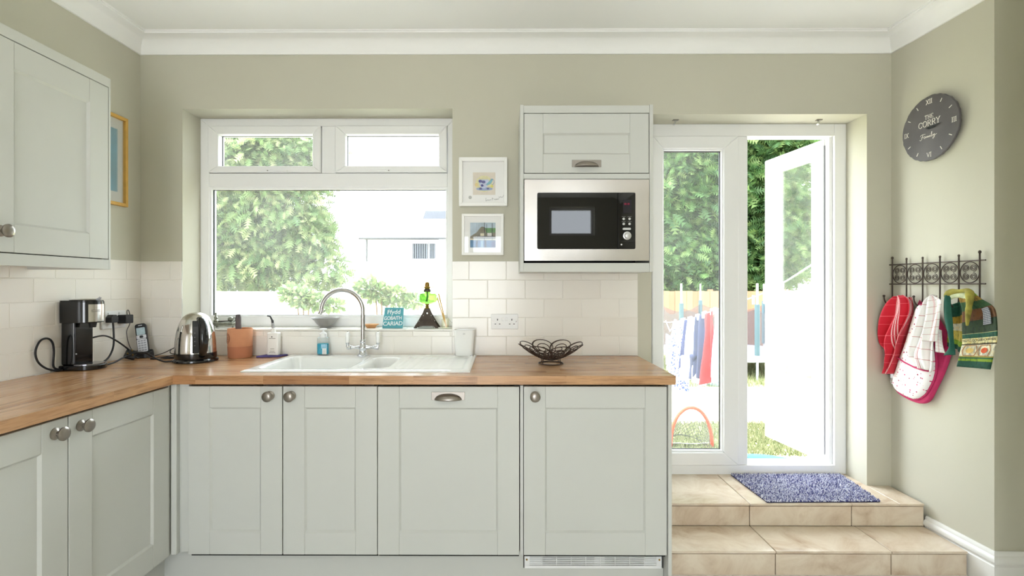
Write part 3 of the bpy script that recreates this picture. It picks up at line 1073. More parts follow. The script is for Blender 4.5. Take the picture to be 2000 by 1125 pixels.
for bx in (0.5665, 0.5945):
    for bz in (1.5895, 1.5655):
        MB().lathe([(0, 0), (0.0058, 0), (0.0058, 0.003), (0.004, 0.0045), (0, 0.005)], (bx, MF - 0.012, bz), 16, frame=(0, -1, 0)).build('button', BTN, ctl, smooth='auto')
MB().prism(rrect(0.5615, 0.6005, 1.537, 1.547, 0.0045), MF - 0.016, MF - 0.011, 'y').build('start_bar', BTN, ctl, bevel=0.001)
MB().lathe([(0, 0), (0.0195, 0), (0.0195, 0.002), (0.0145, 0.003), (0.0135, 0.014), (0.011, 0.016), (0, 0.0165)], (0.583, MF - 0.012, 1.510), 28, frame=(0, -1, 0)).build('dial', BTN, ctl, smooth='auto')
MB().box(0.545, 0.619, MF - 0.0128, MF - 0.0118, 1.4835, 1.4848).build('panel_groove', BLACKM, ctl)
MB().lathe([(0, 0), (0.004, 0), (0.004, 0.0006), (0, 0.0006)], (0.556, MF - 0.012, 1.468), 12, frame=(0, -1, 0)).build('door_mark', BTN, ctl)
GREYT = mat('grey_print', (130, 130, 130), 0.5)
for bx in (0.5665, 0.5945):
    for bz in (1.6005, 1.5762):
        MB().box(bx - 0.009, bx + 0.009, MF - 0.0124, MF - 0.0119, bz - 0.0009, bz + 0.0009).build('print_line', GREYT, ctl)

# ------------------------------------------------------------------ sink and tap
sk = thing('sink', 'white ceramic one and a half bowl sink with drainer', 'sink', (-0.64, 2.4, WT1))
kx0, kx1, ky0, ky1, kz = -1.135, -0.147, 2.150, 2.662, 0.909
def sink_mesh():
    mb = MB()
    bowls = [(-1.088, -0.690, 2.190, 2.585, 0.17), (-0.655, -0.520, 2.215, 2.545, 0.10)]
    NX, NY = 150, 80
    def sm(e0, e1, v):
        v = max(0.0, min(1.0, (v - e0) / (e1 - e0))); return v * v * (3 - 2 * v)
    def rr(x, y, b, r):
        cx, cy, hx, hy = (b[0] + b[1]) / 2, (b[2] + b[3]) / 2, (b[1] - b[0]) / 2, (b[3] - b[2]) / 2
        qx, qy = abs(x - cx) - hx + r, abs(y - cy) - hy + r
        return math.hypot(max(qx, 0), max(qy, 0)) + min(max(qx, qy), 0) - r
    def fn(u, v):
        x = kx0 + (kx1 - kx0) * u; y = ky0 + (ky1 - ky0) * v
        z = kz
        for b in bowls:
            dd = rr(x, y, b, 0.05)
            z -= b[4] * sm(0.0, 0.030, -dd)
        dd = rr(x, y, (-0.485, -0.180, 2.195, 2.60), 0.03)
        z -= 0.006 * sm(0.0, 0.012, -dd)
        if dd < -0.02: z += 0.001 * max(0.0, math.cos((x + 0.33) * 2 * PI / 0.038)) * sm(0.0, 0.02, -dd - 0.02)
        edge = min(x - kx0, kx1 - x, y - ky0, ky1 - y)
        z -= 0.005 * (1 - sm(0.0, 0.012, edge))
        return (x, y, z)
    mb.grid(NX, NY, fn)
    n = (NX + 1) * (NY + 1)
    ring = [j * (NX + 1) for j in range(NY + 1)]
    idx = list(range(0, NX + 1)) + [(j + 1) * (NX + 1) - 1 for j in range(1, NY + 1)] + list(range(n - 2, n - NX - 2, -1)) + [j * (NX + 1) for j in range(NY - 1, 0, -1)]
    o = len(mb.v)
    for i in idx: mb.v.append((mb.v[i][0], mb.v[i][1], WT1 + 0.0003))
    for k in range(len(idx)):
        l = (k + 1) % len(idx)
        mb.f.append((idx[k], idx[l], o + l, o + k))
    return mb
sink_mesh().build('basin', CERAMIC, sk, smooth=True)
for x, y, z in ((-0.889, 2.40, kz - 0.17), (-0.588, 2.38, kz - 0.10)):
    MB().lathe([(0, 0.001), (0.030, 0.001), (0.036, 0.004), (0.042, 0.003), (0.042, -0.004), (0, -0.004)], (x, y, z), 28).build('drain', CHROME, sk, smooth='auto')
MB().lathe([(0, 0), (0.010, 0), (0.010, 0.004), (0.006, 0.006), (0, 0.006)], (-0.168, 2.60, kz - 0.001), 16).build('overflow_knob', CHROME, sk, smooth='auto')

fx, fy = -0.735, 2.605
tp = thing('kitchen_tap', 'chrome swan-neck mixer tap with white ceramic levers', 'tap', (fx, fy, kz))
MB().lathe([(0, 0), (0.031, 0), (0.031, 0.005), (0.024, 0.009), (0.019, 0.018), (0.017, 0.03), (0.021, 0.038), (0.021, 0.048), (0.016, 0.056), (0.013, 0.066), (0.015, 0.072), (0.015, 0.082), (0.012, 0.086), (0, 0.086)], (fx, fy, kz - 0.001), 32).build('tap_body', CHROME, tp, smooth='auto')
zc = 1.251 - 0.109
path = [(fx, fy, kz + 0.07), (fx, fy, 1.02), (fx, fy, zc - 0.03)]
R = 0.108
for a in range(0, 181, 9):
    path.append((fx - R + R * math.cos(math.radians(a)), fy, zc + R * math.sin(math.radians(a))))
path += [(fx - 2 * R - 0.004, fy, zc - 0.008), (fx - 2 * R - 0.009, fy, zc - 0.018)]
MB().tube(path, 0.0108, 20).build('spout', mat('satin_chrome', (190, 188, 188), 0.18, metal=1.0), tp, smooth='auto')
for sgn in (-1, 1):
    prof = [(0, 0), (0.014, 0), (0.012, 0.012), (0.0075, 0.03), (0.006, 0.05), (0.008, 0.053), (0.008, 0.058), (0.012, 0.062), (0.013, 0.074), (0.011, 0.082), (0, 0.083)]
    a = MB().lathe(prof, (fx, fy, kz + 0.043), 24, frame=(sgn, 0, 0)).build('tap_arm', CHROME, tp, smooth='auto')
    hx = fx + sgn * 0.079
    MB().lathe([(0, 0), (0.009, 0), (0.0065, 0.01), (0.009, 0.018), (0.0105, 0.022), (0, 0.022)], (hx, fy - 0.002, kz + 0.046), 20).build('lever_socket', CHROME, a, smooth='auto')
    MB().lathe([(0, 0), (0.0085, 0), (0.0095, 0.012), (0.011, 0.032), (0.0115, 0.046), (0.0085, 0.054), (0, 0.056)], (hx, fy - 0.002, kz + 0.068), 20).build('ceramic_lever', CERAMIC, a, smooth='auto')
    MB().sphere((hx, fy - 0.002, kz + 0.125), 0.0022, 8).build('lever_cap', BLACKM, a, smooth=True)

# ------------------------------------------------------------------ things on the worktop
TC = mat('terracotta', (206, 144, 106), 0.8, var=0.07, scale=14, bump=0.15, bscale=120)
TCD = mat('terracotta_unglazed', (184, 120, 88), 0.85, var=0.07, scale=14)
pc = (-1.376, 2.607, 0.900)
t = thing('terracotta_pot', 'terracotta utensil pot between the kettle and the soap', 'pot', pc)
mb = MB().lathe([(0, 0), (0.052, 0.0), (0.055, 0.006), (0.0575, 0.060), (0.0585, 0.063), (0.0595, 0.148), (0.057, 0.152), (0.0535, 0.150), (0.050, 0.02), (0, 0.018)], pc, 40)
mb.build('pot_body', TC, t, smooth='auto')
MB().lathe([(0.0558, 0.004), (0.0582, 0.060), (0.0590, 0.060), (0.0566, 0.004)], pc, 40).build('bare_foot_band', TCD, t, smooth='auto')
mk = MB()
for r in (0.026, 0.019):
    pts = []
    for k in range(40):
        a = 2 * PI * k / 40
        th = math.radians(222) + r * math.cos(a) / 0.0605
        h = 0.103 + r * math.sin(a)
        pts.append((pc[0] + 0.0600 * math.cos(th), pc[1] + 0.0600 * math.sin(th), pc[2] + h))
    mk.tube(pts, 0.0009, 5, closed=True)
for h in (0.098, 0.106):
    pts = []
    for k in range(6):
        th = math.radians(222) + (-0.012 + 0.024 * k / 5) / 0.0605
        pts.append((pc[0] + 0.0600 * math.cos(th), pc[1] + 0.0600 * math.sin(th), pc[2] + h))
    mk.tube(pts, 0.0009, 5)
mk.build('stamped_emblem', mat('brown_stamp', (120, 66, 46), 0.9), t)
u = thing('brush_handle', 'dark grey wooden brush handle standing in the terracotta pot', 'utensil', (pc[0] + 0.004, pc[1], 0.922))
mb = MB().tube(catmull([(pc[0], pc[1] + 0.01, 0.920), (pc[0] + 0.001, pc[1], 0.99), (pc[0] - 0.003, pc[1] - 0.008, 1.045), (pc[0] - 0.004, pc[1] - 0.01, 1.075), (pc[0] - 0.003, pc[1] - 0.012, 1.118), (pc[0] - 0.003, pc[1] - 0.012, 1.122)], 5), [0.008] * 5 + [0.009] * 5 + [0.0145] * 5 + [0.0135] * 5 + [0.011] * 5 + [0.009], 14)
mb.build('handle', mat('dark_grey_wood', (84, 74, 74), 0.5, var=0.1, scale=40), u, smooth='auto')
MB().box(pc[0] - 0.022, pc[0] + 0.022, pc[1] - 0.004, pc[1] + 0.024, 0.921, 0.946).build('bristle_head', mat('pale_bristle', (196, 182, 150), 0.9, bump=0.6, bscale=300), u, bevel=0.002)

tag(MB().prism([(-1.285, 2.590), (-1.176, 2.610), (-1.152, 2.668), (-1.262, 2.664)], 0.9003, 0.9085).build('sponge_cloth', mat('purple_sponge', (92, 84, 148), 0.95, var=0.15, scale=60, bump=0.6, bscale=250), bevel=0.002), 'flat purple cloth under the white soap bottle', 'cloth')
bx, by, bz = -1.212, 2.634, 0.9088
t = thing('soap_bottle', 'white rectangular soap bottle with a dark pump on purple cloth', 'bottle', (bx, by, bz))
WB = mat('white_bottle', (244, 242, 238), 0.4, var=0.01)
mb = MB().prism(rrect(bx - 0.030, bx + 0.030, by - 0.019, by + 0.019, 0.008), bz, bz + 0.118)
mb.build('bottle_body', WB, t, bevel=0.006, seg=3)
MB().lathe([(0, 0), (0.012, 0), (0.012, 0.022), (0.0065, 0.024), (0.0055, 0.03), (0, 0.03)], (bx - 0.003, by, bz + 0.116), 20).build('collar', WB, t, smooth='auto')
MB().cyl((bx - 0.003, by, bz + 0.142), (bx - 0.006, by, bz + 0.168), 0.0085, 0.0075).build('pump_sleeve', mat('grey_plastic', (160, 160, 162), 0.4), t, smooth='auto')
mb = MB().tube([(bx - 0.006, by, bz + 0.166), (bx - 0.008, by, bz + 0.182)], 0.0062, 12)
mb.tube([(bx - 0.008, by, bz + 0.180), (bx - 0.02, by, bz + 0.203), (bx - 0.035, by, bz + 0.205)], [0.005, 0.004, 0.003], 8)
mb.build('pump_head', BLACKM, t, smooth='auto')
INK = mat('grey_ink', (120, 116, 112), 0.7)
MB().prism([(bx - 0.006, bz + 0.094), (bx + 0.002, bz + 0.094), (bx - 0.002, bz + 0.102)], by - 0.0198, by - 0.019, 'y').build('label_mark', mat('black_ink', (30, 30, 30), 0.6), t)
for z, w in ((0.088, 0.017), (0.034, 0.010), (0.022, 0.012), (0.014, 0.016)):
    MB().box(bx - w, bx + w, by - 0.0196, by - 0.019, bz + z - 0.0011, bz + z + 0.0011).build('label_print', INK, t)

bx, by, bz = -0.952, 2.634, kz
t = thing('hand_soap_bottle', 'clear pump bottle of turquoise hand soap behind the sink', 'bottle', (bx, by, bz))
CLR = glass_mat('clear_plastic', (0.93, 0.96, 0.97), 0.10)
TQ = mat('turquoise_soap', (24, 168, 196), 0.25, var=0.03)
MB().prism(rrect(bx - 0.0285, bx + 0.0285, by - 0.017, by + 0.017, 0.012), bz + 0.004, bz + 0.061).build('soap_fill', TQ, t, bevel=0.004)
MB().prism(rrect(bx - 0.0305, bx + 0.0305, by - 0.019, by + 0.019, 0.013), bz, bz + 0.095).build('bottle_body', CLR, t, bevel=0.008, seg=3)
MB().lathe([(0, 0), (0.0185, 0), (0.0185, 0.019), (0.012, 0.026), (0.006, 0.030), (0.006, 0.042), (0, 0.042)], (bx, by, bz + 0.092), 24).build('pump_collar', WPLAST, t, smooth='auto')
mb = MB().sphere((bx + 0.002, by - 0.006, bz + 0.136), 0.021, 16, (1, 0.75, 0.26))
mb.build('pump_head', WPLAST, t, smooth=True)
lb = MB().box(bx + 0.002, bx + 0.024, by - 0.0205, by - 0.0195, bz + 0.006, bz + 0.036).build('label', WPLAST, t)
MB().box(bx - 0.004, bx + 0.026, by - 0.0200, by - 0.0192, bz + 0.036, bz + 0.058).build('label_picture', mat('pale_blue_print', (150, 200, 222), 0.5, var=0.2, scale=90), t)
for k in range(4): MB().box(bx + 0.004, bx + 0.021, by - 0.0209, by - 0.0204, bz + 0.010 + k * 0.006, bz + 0.0112 + k * 0.006).build('label_print', INK, lb)

bx, by, bz = -0.208, 2.622, kz
t = thing('white_tumbler', 'white ceramic brush tumbler at the right end of the sink', 'tumbler', (bx, by, bz))
def rsec(w, d, r, z): return [(bx + p[0], by + p[1], z) for p in rrect(-w, w, -d, d, r)]
mb = MB()
secs = [rsec(0.043, 0.027, 0.014, bz), rsec(0.046, 0.029, 0.015, bz + 0.004), rsec(0.054, 0.034, 0.016, bz + 0.124), rsec(0.0565, 0.036, 0.017, bz + 0.134), rsec(0.052, 0.031, 0.014, bz + 0.134), rsec(0.042, 0.024, 0.012, bz + 0.02)]
K = len(secs[0])
vs = [p for q in secs for p in q]; fs = []
for i in range(len(secs) - 1):
    for k in range(K):
        l = (k + 1) % K
        fs.append((i * K + k, i * K + l, (i + 1) * K + l, (i + 1) * K + k))
fs.append(tuple(range(K))[::-1]); fs.append(tuple((len(secs) - 1) * K + k for k in range(K)))
mb.add(vs, fs).build('tumbler_body', CERAMIC, t, smooth='auto')
MB().box(bx - 0.006, bx + 0.006, by - 0.0352, by - 0.0335, bz + 0.112, bz + 0.1175).build('maker_mark', mat('pale_grey_ink', (205, 205, 205), 0.5), t)

# wire fruit bowl
bc = Vector((0.222, 2.400, 0.900))
t = thing('wire_bowl', 'brown wire fruit bowl of spiral petals on the worktop', 'bowl', bc)
WIRE = mat('brown_wire', (74, 60, 54), 0.45, metal=0.6, var=0.2, scale=60)
def surf(r, a):
    return bc + Vector((r * math.cos(a), r * math.sin(a), 0.016 + 0.080 * (r / 0.155) ** 1.7))
def petal(a0, rc, rad, turns, up=0.0):
    pts = []
    N = int(26 * turns)
    for k in range(N + 1):
        th = 2 * PI * turns * k / N
        rr_ = rad * (1 - 0.85 * max(0.0, k / N - 1.0 / turns) / (1 - 1.0 / turns))
        du, dv = rr_ * math.cos(th), rr_ * math.sin(th)
        r = rc + du
        a = a0 + dv / max(rc, 0.03)
        pts.append(surf(max(r, 0.005), a) + Vector((0, 0, up)))
    return pts
for k in range(8):
    a0 = 2 * PI * (k + 0.35) / 8
    MB().tube(petal(a0, 0.108, 0.050, 3), 0.0022, 6).build('outer_spiral', WIRE, t, smooth=True)
    MB().tube(petal(a0 + 0.39, 0.060, 0.034, 3, 0.001), 0.0020, 6).build('inner_spiral', WIRE, t, smooth=True)
for r in (0.030, 0.052):
    MB().tube([surf(r, 2 * PI * k / 40) for k in range(40)], 0.0018, 6, closed=True).build('base_ring', WIRE, t, smooth=True)
MB().tube(petal(0, 0.001, 0.03, 3), 0.0016, 6).build('base_spiral', WIRE, t, smooth=True)
mb = MB().tube([bc + Vector((0.058 * math.cos(2 * PI * k / 40), 0.058 * math.sin(2 * PI * k / 40), 0.0025)) for k in range(40)], 0.0024, 6, closed=True)
mb.build('foot_ring', WIRE, t, smooth=True)
for k in range(4):
    a = PI / 4 + k * PI / 2
    MB().cyl(bc + Vector((0.058 * math.cos(a), 0.058 * math.sin(a), 0.001)), surf(0.056, a), 0.0022, n=8).build('foot', WIRE, t)

# kettle
kc = (-1.522, 2.470, 0.900)
t = thing('kettle', 'domed steel kettle with a black handle on its black base', 'kettle', kc)
MB().lathe([(0, 0), (0.096, 0), (0.099, 0.004), (0.098, 0.011), (0.090, 0.018), (0, 0.018)], kc, 48).build('power_base', BLACKP, t, smooth='auto')
MB().lathe([(0, 0.019), (0.091, 0.019), (0.092, 0.026), (0.0915, 0.046), (0, 0.046)], kc, 48).build('lower_band', BLACKP, t, smooth='auto')
KS = mat('polished_steel', (218, 214, 210), 0.10, metal=1.0, var=0.02)
MB().lathe([(0.091, 0.046), (0.0905, 0.06), (0.0885, 0.10), (0.084, 0.14), (0.076, 0.175), (0.066, 0.199), (0.0625, 0.206), (0.062, 0.207)], kc, 56).build('kettle_body', KS, t, smooth='auto')
MB().lathe([(0.062, 0.207), (0.0615, 0.208), (0.055, 0.219), (0.040, 0.232), (0.022, 0.240), (0.0, 0.2425)], kc, 48).build('lid', mat('satin_steel', (205, 200, 190), 0.25, metal=1.0), t, smooth='auto')
hd = Vector((0.74, -0.67, 0)); sd = Vector((0.67, 0.74, 0))
def kp(r, h, w=0.0): return Vector(kc) + hd * r + sd * w + Vector((0, 0, h))
hp = catmull([kp(0.058, 0.212), kp(0.083, 0.207), kp(0.107, 0.180), kp(0.120, 0.130), kp(0.118, 0.085), kp(0.105, 0.050), kp(0.085, 0.034)], 6)
mb = MB()
for i, p in enumerate(hp):
    pass
N = len(hp); vs = []; fs = []
for i, p in enumerate(hp):
    d = (hp[min(i + 1, N - 1)] - hp[max(i - 1, 0)]).normalized()
    nrm = d.cross(sd).normalized()
    w = 0.0155 + 0.003 * math.sin(PI * i / (N - 1)); th = 0.011
    for k in range(12):
        a = 2 * PI * k / 12
        vs.append(p + sd * (w * math.cos(a)) + nrm * (th * math.sin(a)))
for i in range(N - 1):
    for k in range(12):
        l = (k + 1) % 12
        fs.append((i * 12 + k, i * 12 + l, (i + 1) * 12 + l, (i + 1) * 12 + k))
fs += [tuple(range(12))[::-1], tuple((N - 1) * 12 + k for k in range(12))]
hnd = mb.add(vs, fs).build('handle', BLACKP, t, smooth='auto')
gd = Vector((0.50, -0.866, 0))
gs = Vector((0.866, 0.5, 0))
gm = MB()
rr_ = [(0.0635, 0.203), (0.0765, 0.174), (0.0845, 0.138), (0.089, 0.098), (0.0912, 0.048)]
vs = []
for r, h in rr_:
    for wv in (-0.013, 0.013):
        vs.append(Vector(kc) + gd * (math.sqrt(r * r - wv * wv) + 0.0012) + gs * wv + Vector((0, 0, h)))
gm.add(vs, [(2 * i, 2 * i + 1, 2 * i + 3, 2 * i + 2) for i in range(4)])
gauge = gm.build('water_gauge', mat('smoked_gauge', (46, 46, 50), 0.12), t, solid=0.002)
for h in (0.085, 0.105, 0.125, 0.145):
    r = 0.0905 - (h - 0.08) * 0.09 + 0.0015
    c0 = Vector(kc) + gd * (r + 0.002) + Vector((0, 0, h))
    MB().add([c0 + gs * -0.005, c0 + gs * 0.0, c0 + gs * 0.0 + Vector((0, 0, 0.0016)), c0 + gs * -0.005 + Vector((0, 0, 0.0016))], [(0, 1, 2, 3)]).build('gauge_mark', GREYT, gauge, solid=0.0006)
sp0 = Vector(kc) - hd * 0.060 + Vector((0, 0, 0.192)); sp1 = Vector(kc) - hd * 0.094 + Vector((0, 0, 0.212))
MB().tube([Vector(kc) - hd * 0.055 + Vector((0, 0, 0.165)), sp0, sp1], [0.024, 0.020, 0.010], 14).build('spout', KS, t, smooth='auto')

# coffee machine, side on to the wall
t = thing('coffee_machine', 'slim black coffee machine with a steel front against the left wall', 'coffee machine', (-1.885, 2.245, 0.900))
def dsec(xb, xc, yc, r, n=14):
    return [(xb, yc - r), (xc, yc - r)] + [(xc + r * math.sin(math.radians(a)), yc - r * math.cos(math.radians(a))) for a in np.linspace(6, 174, n)] + [(xc, yc + r), (xb, yc + r)]
CX, CYY = -1.946, 2.245
MB().prism(dsec(CX, -1.866, CYY, 0.066), 0.9003, 0.922).build('base', BLACKP, t, bevel=0.004)
MB().prism(dsec(CX, -1.892, CYY, 0.052)[0:2] + [(-1.886, CYY - 0.05), (-1.886, CYY + 0.05)] + [(CX, CYY + 0.052)], 0.922, 1.13).build('tower', BLACKP, t, bevel=0.006)
MB().prism(dsec(CX, -1.871, CYY, 0.060), 1.108, 1.203).build('head', BLACKP, t, bevel=0.003)
band = [( -1.880, CYY - 0.0605), (-1.871, CYY - 0.0615)] + [(-1.871 + 0.0615 * math.sin(math.radians(a)), CYY - 0.0615 * math.cos(math.radians(a))) for a in np.linspace(42, 174, 18)] + [(-1.880, CYY + 0.0605)]
inner = [(-1.871 + 0.0595 * math.sin(math.radians(a)), CYY - 0.0595 * math.cos(math.radians(a))) for a in np.linspace(174, 42, 18)]
sf = MB().prism(band[2:-1] + [(-1.890, CYY + 0.0615), (-1.890, CYY + 0.0595)] + inner, 1.113, 1.190).build('steel_front', STEEL, t)
for k, z in enumerate((1.158, 1.164)):
    for a0, a1 in ((52, 60), (63, 70), (73, 84)):
        MB().tube([(-1.871 + 0.0618 * math.sin(math.radians(a)), CYY - 0.0618 * math.cos(math.radians(a)), z) for a in np.linspace(a0, a1, 4)], 0.0013, 5).build('badge', INK, sf)
MB().prism(dsec(CX, -1.872, CYY, 0.058), 1.203, 1.207).build('top_plate', BLACKP, t, bevel=0.001)
ld = MB().lathe([(0, 0), (0.050, 0), (0.052, 0.003), (0.046, 0.007), (0, 0.008)], (-1.888, CYY, 1.207), 36).build('lid', STEEL, t, smooth='auto')
MB().tube([(-1.838, CYY + 0.01, 1.209), (-1.828, CYY + 0.012, 1.214), (-1.824, CYY + 0.013, 1.221)], [0.006, 0.006, 0.005], 10).build('lid_tab', mat('clear_grey_plastic', (190, 190, 196), 0.2), ld, smooth='auto')
MB().prism(dsec(-1.884, -1.866, CYY, 0.058), 0.922, 0.926).build('drip_tray', mat('polished_tray', (150, 150, 158), 0.18, metal=0.9), t)
MB().box(-1.8885, -1.884, CYY - 0.0525, CYY - 0.0485, 0.93, 1.108).build('chrome_strip', mat('dark_chrome', (110, 112, 122), 0.2, metal=1.0), t)
MB().cyl((-1.848, CYY, 1.086), (-1.848, CYY, 1.109), 0.012, 0.016).build('nozzle', BLACKM, t, smooth='auto')
MB().sphere((-1.8845, CYY - 0.045, 0.972), 0.0035, 8).build('power_lamp', mat('lamp_grey', (190, 190, 196), 0.3), t, smooth=True)

# cordless phone
px, py = -1.880, 2.600
t = thing('cordless_phone', 'silver and black cordless phone upright in its charging cradle', 'phone', (px, py, 0.9))
mb = MB().prism(rrect(px - 0.048, px + 0.048, py - 0.035, py + 0.035, 0.02), 0.9003, 0.932)
mb.map(lambda x, y, z: (px + (x - px) * (1 - 0.12 * (z > 0.92)), py + (y - py) * (1 - 0.1 * (z > 0.92)), z + (0.008 * (y - py) / 0.035 if z > 0.92 else 0)))
mb.build('cradle', BLACKM, t, bevel=0.004)
def hs(a, d, h):   # handset frame: a across, d depth (front negative), h along; leaning back and to the left
    la, lb_ = math.radians(9), math.radians(14)
    q = Vector((a, d, h))
    q = Matrix.Rotation(-lb_, 3, 'X') @ q
    q = Matrix.Rotation(-la, 3, 'Y') @ q
    q = Matrix.Rotation(math.radians(24), 3, 'Z') @ q
    return (q.x + px + 0.012, q.y + py - 0.006, q.z + 0.921)
body = MB().prism(rrect(-0.0245, 0.0245, 0.0, 0.158, 0.012), -0.010, 0.012, 'y').map(hs).build('handset', BLACKM, t, bevel=0.003)
SILV = mat('silver_plastic', (206, 208, 214), 0.35, metal=0.2)
kpn = MB().prism(rrect(-0.0215, 0.0215, 0.008, 0.076, 0.006), -0.0125, -0.0095, 'y').map(hs).build('keypad', SILV, body)
MB().prism(rrect(-0.021, 0.021, 0.078, 0.097, 0.004), -0.0125, -0.0095, 'y').map(hs).build('navigation_keys', SILV, body)
MB().prism(rrect(-0.0185, 0.0185, 0.099, 0.136, 0.003), -0.0122, -0.0095, 'y').map(hs).build('screen', mat('phone_screen', (176, 198, 206), 0.15, var=0.15, scale=80), body)
MB().prism(rrect(-0.009, 0.009, 0.146, 0.150, 0.0018), -0.0120, -0.0095, 'y').map(hs).build('earpiece', SILV, body)
for i in range(3):
    for j in range(5):
        MB().box(-0.0175 + i * 0.0125, -0.0175 + i * 0.0125 + 0.0095, -0.0138, -0.012, 0.013 + j * 0.0124, 0.020 + j * 0.0124).map(hs).build('key', mat('grey_key', (150, 152, 160), 0.4), kpn)
MB().prism(rrect(-0.008, 0.008, 0.081, 0.094, 0.005), -0.0138, -0.012, 'y').map(hs).build('joypad', BLACKM, body)

# double socket with two plugs on the left wall
sw = thing('wall_socket', 'white double wall socket behind the plugs on the left wall', 'socket', (LX, BY, 0), rotz=LT)
MB().prism(rrect(-0.272, -0.126, 1.062, 1.148, 0.005), 0.009, 0.018, 'x').build('face_plate', WPLAST, sw, bevel=0.001)
for y in (-0.232, -0.166): MB().box(0.018, 0.022, y - 0.006, y + 0.006, 1.128, 1.140).build('switch', WPLAST, sw, bevel=0.001)
def plug(y, label, big):
    p = thing('plug', label, 'plug', (LX, BY, 0), rotz=LT, group='plugs in the left wall socket')
    w = 0.022 if not big else 0.025
    if big:
        MB().prism(rrect(y - w, y + w, 1.083, 1.126, 0.005), 0.019, 0.064, 'x').build('plug_body', BLACKM, p, bevel=0.003)
        MB().tube(catmull([(0.050, y, 1.124), (0.052, y - 0.004, 1.142), (0.050, y + 0.004, 1.150), (0.046, y + 0.016, 1.144), (0.044, y + 0.026, 1.12), (0.042, y + 0.028, 1.08), (0.036, y + 0.018, 1.05), (0.030, y + 0.022, 1.03), (0.026, y + 0.036, 0.99), (0.03, y + 0.05, 0.95), (0.05, y + 0.062, 0.915), (0.09, y + 0.055, 0.9045), (0.14, y + 0.04, 0.9035)], 6), 0.0022, 6).build('cord', mat('thin_grey_cord', (96, 92, 92), 0.5), p, smooth=True)
    else:
        MB().prism([(y - w, 1.092), (y + w, 1.092), (y + w, 1.118), (y + 0.010, 1.130), (y - 0.010, 1.130), (y - w, 1.118)], 0.019, 0.050, 'x').build('plug_body', BLACKM, p, bevel=0.003)
        MB().tube(catmull([(0.038, y, 1.096), (0.040, y + 0.002, 1.05), (0.046, y - 0.004, 0.995), (0.05, y - 0.02, 0.955), (0.052, y - 0.05, 0.922), (0.05, y - 0.09, 0.906), (0.035, y - 0.12, 0.904)], 6), 0.0042, 8).build('cord', BLACKM, p, smooth=True)
plug(-0.232, 'black plug in the left wall socket nearest the coffee machine', False)
plug(-0.156, 'square black adapter plug in the wall socket nearer the corner', True)

def cord(name, label, pts, r, m=BLACKM):
    return tag(MB().tube(catmull(pts, 7), r, 8).build(name, m, smooth=True), label, 'cord')
xw = -1.944
cord('looped_cable', 'black coffee machine cord looped against the left wall tiles',
     [(xw + .01, 2.172, 0.9075), (xw, 2.155, 0.925), (xw + .002, 2.155, 0.990), (xw + .002, 2.147, 1.030), (xw + .002, 2.122, 1.049), (xw, 2.092, 1.040), (xw - .001, 2.073, 1.000), (xw, 2.082, 0.957), (xw + .004, 2.112, 0.925), (xw + .010, 2.150, 0.908), (xw + .02, 2.176, 0.906)], 0.0042)
cord('arched_cord', 'black cord arching from the coffee machine towards the phone',
     [(-1.925, 2.306, 1.020), (-1.900, 2.318, 1.034), (-1.884, 2.36, 1.036), (-1.880, 2.42, 1.008), (-1.872, 2.49, 0.956), (-1.862, 2.522, 0.915), (-1.852, 2.536, 0.9050)], 0.0038)
lp = thing('loose_plug', 'loose black plug lying on the worktop beside the phone', 'plug', (-1.868, 2.50, 0.9))
mb = MB().prism(rrect(-0.024, 0.024, -0.022, 0.022, 0.007), -0.012, 0.014)
rm = Euler((math.radians(62), math.radians(20), math.radians(30))).to_matrix()
def lpm(x, y, z):
    q = rm @ Vector((x, y, z)); return (q.x - 1.868, q.y + 2.500, q.z + 0.928)
mb.map(lpm).build('plug_body', BLACKM, lp, bevel=0.003)
for x, y in ((0, 0.013), (-0.011, -0.008), (0.011, -0.008)):
    MB().box(x - 0.003, x + 0.003, y - 0.002, y + 0.002, 0.014, 0.032).map(lpm).build('pin', BRASS, lp)
cord('long_cable', 'black kettle cord curving across the worktop from the kettle base',
     [(-1.846, 2.306, 0.9050), (-1.858, 2.38, 0.907), (-1.866, 2.44, 0.918), (-1.856, 2.482, 0.930), (-1.815, 2.488, 0.940), (-1.765, 2.472, 0.938), (-1.70, 2.440, 0.918), (-1.65, 2.425, 0.9055), (-1.612, 2.432, 0.906)], 0.0042)
cord('phone_cord', 'thin black phone cord coiled on the worktop left of the kettle',
     [(-1.822, 2.610, 0.908), (-1.78, 2.62, 0.922), (-1.735, 2.628, 0.945), (-1.690, 2.622, 0.952), (-1.668, 2.60, 0.935), (-1.690, 2.58, 0.922), (-1.725, 2.585, 0.925), (-1.735, 2.61, 0.942), (-1.70, 2.632, 0.955), (-1.66, 2.63, 0.945), (-1.63, 2.61, 0.9045)], 0.0020)
cord('adapter_cord', 'thin grey cord lying loosely in front of the phone cradle',
     [(-1.80, 2.545, 0.9030), (-1.76, 2.555, 0.906), (-1.71, 2.565, 0.914), (-1.66, 2.57, 0.920), (-1.625, 2.575, 0.912), (-1.64, 2.59, 0.9035), (-1.70, 2.60, 0.9030), (-1.77, 2.59, 0.9030)], 0.0022)
cord('coiled_cord', 'dark cord coiled flat on the worktop between phone and kettle',
     [(-1.79, 2.53, 0.9030), (-1.75, 2.52, 0.9035), (-1.70, 2.525, 0.905), (-1.665, 2.55, 0.903), (-1.70, 2.57, 0.905), (-1.75, 2.56, 0.907), (-1.74, 2.53, 0.910), (-1.69, 2.52, 0.910), (-1.65, 2.53, 0.904)], 0.0028)

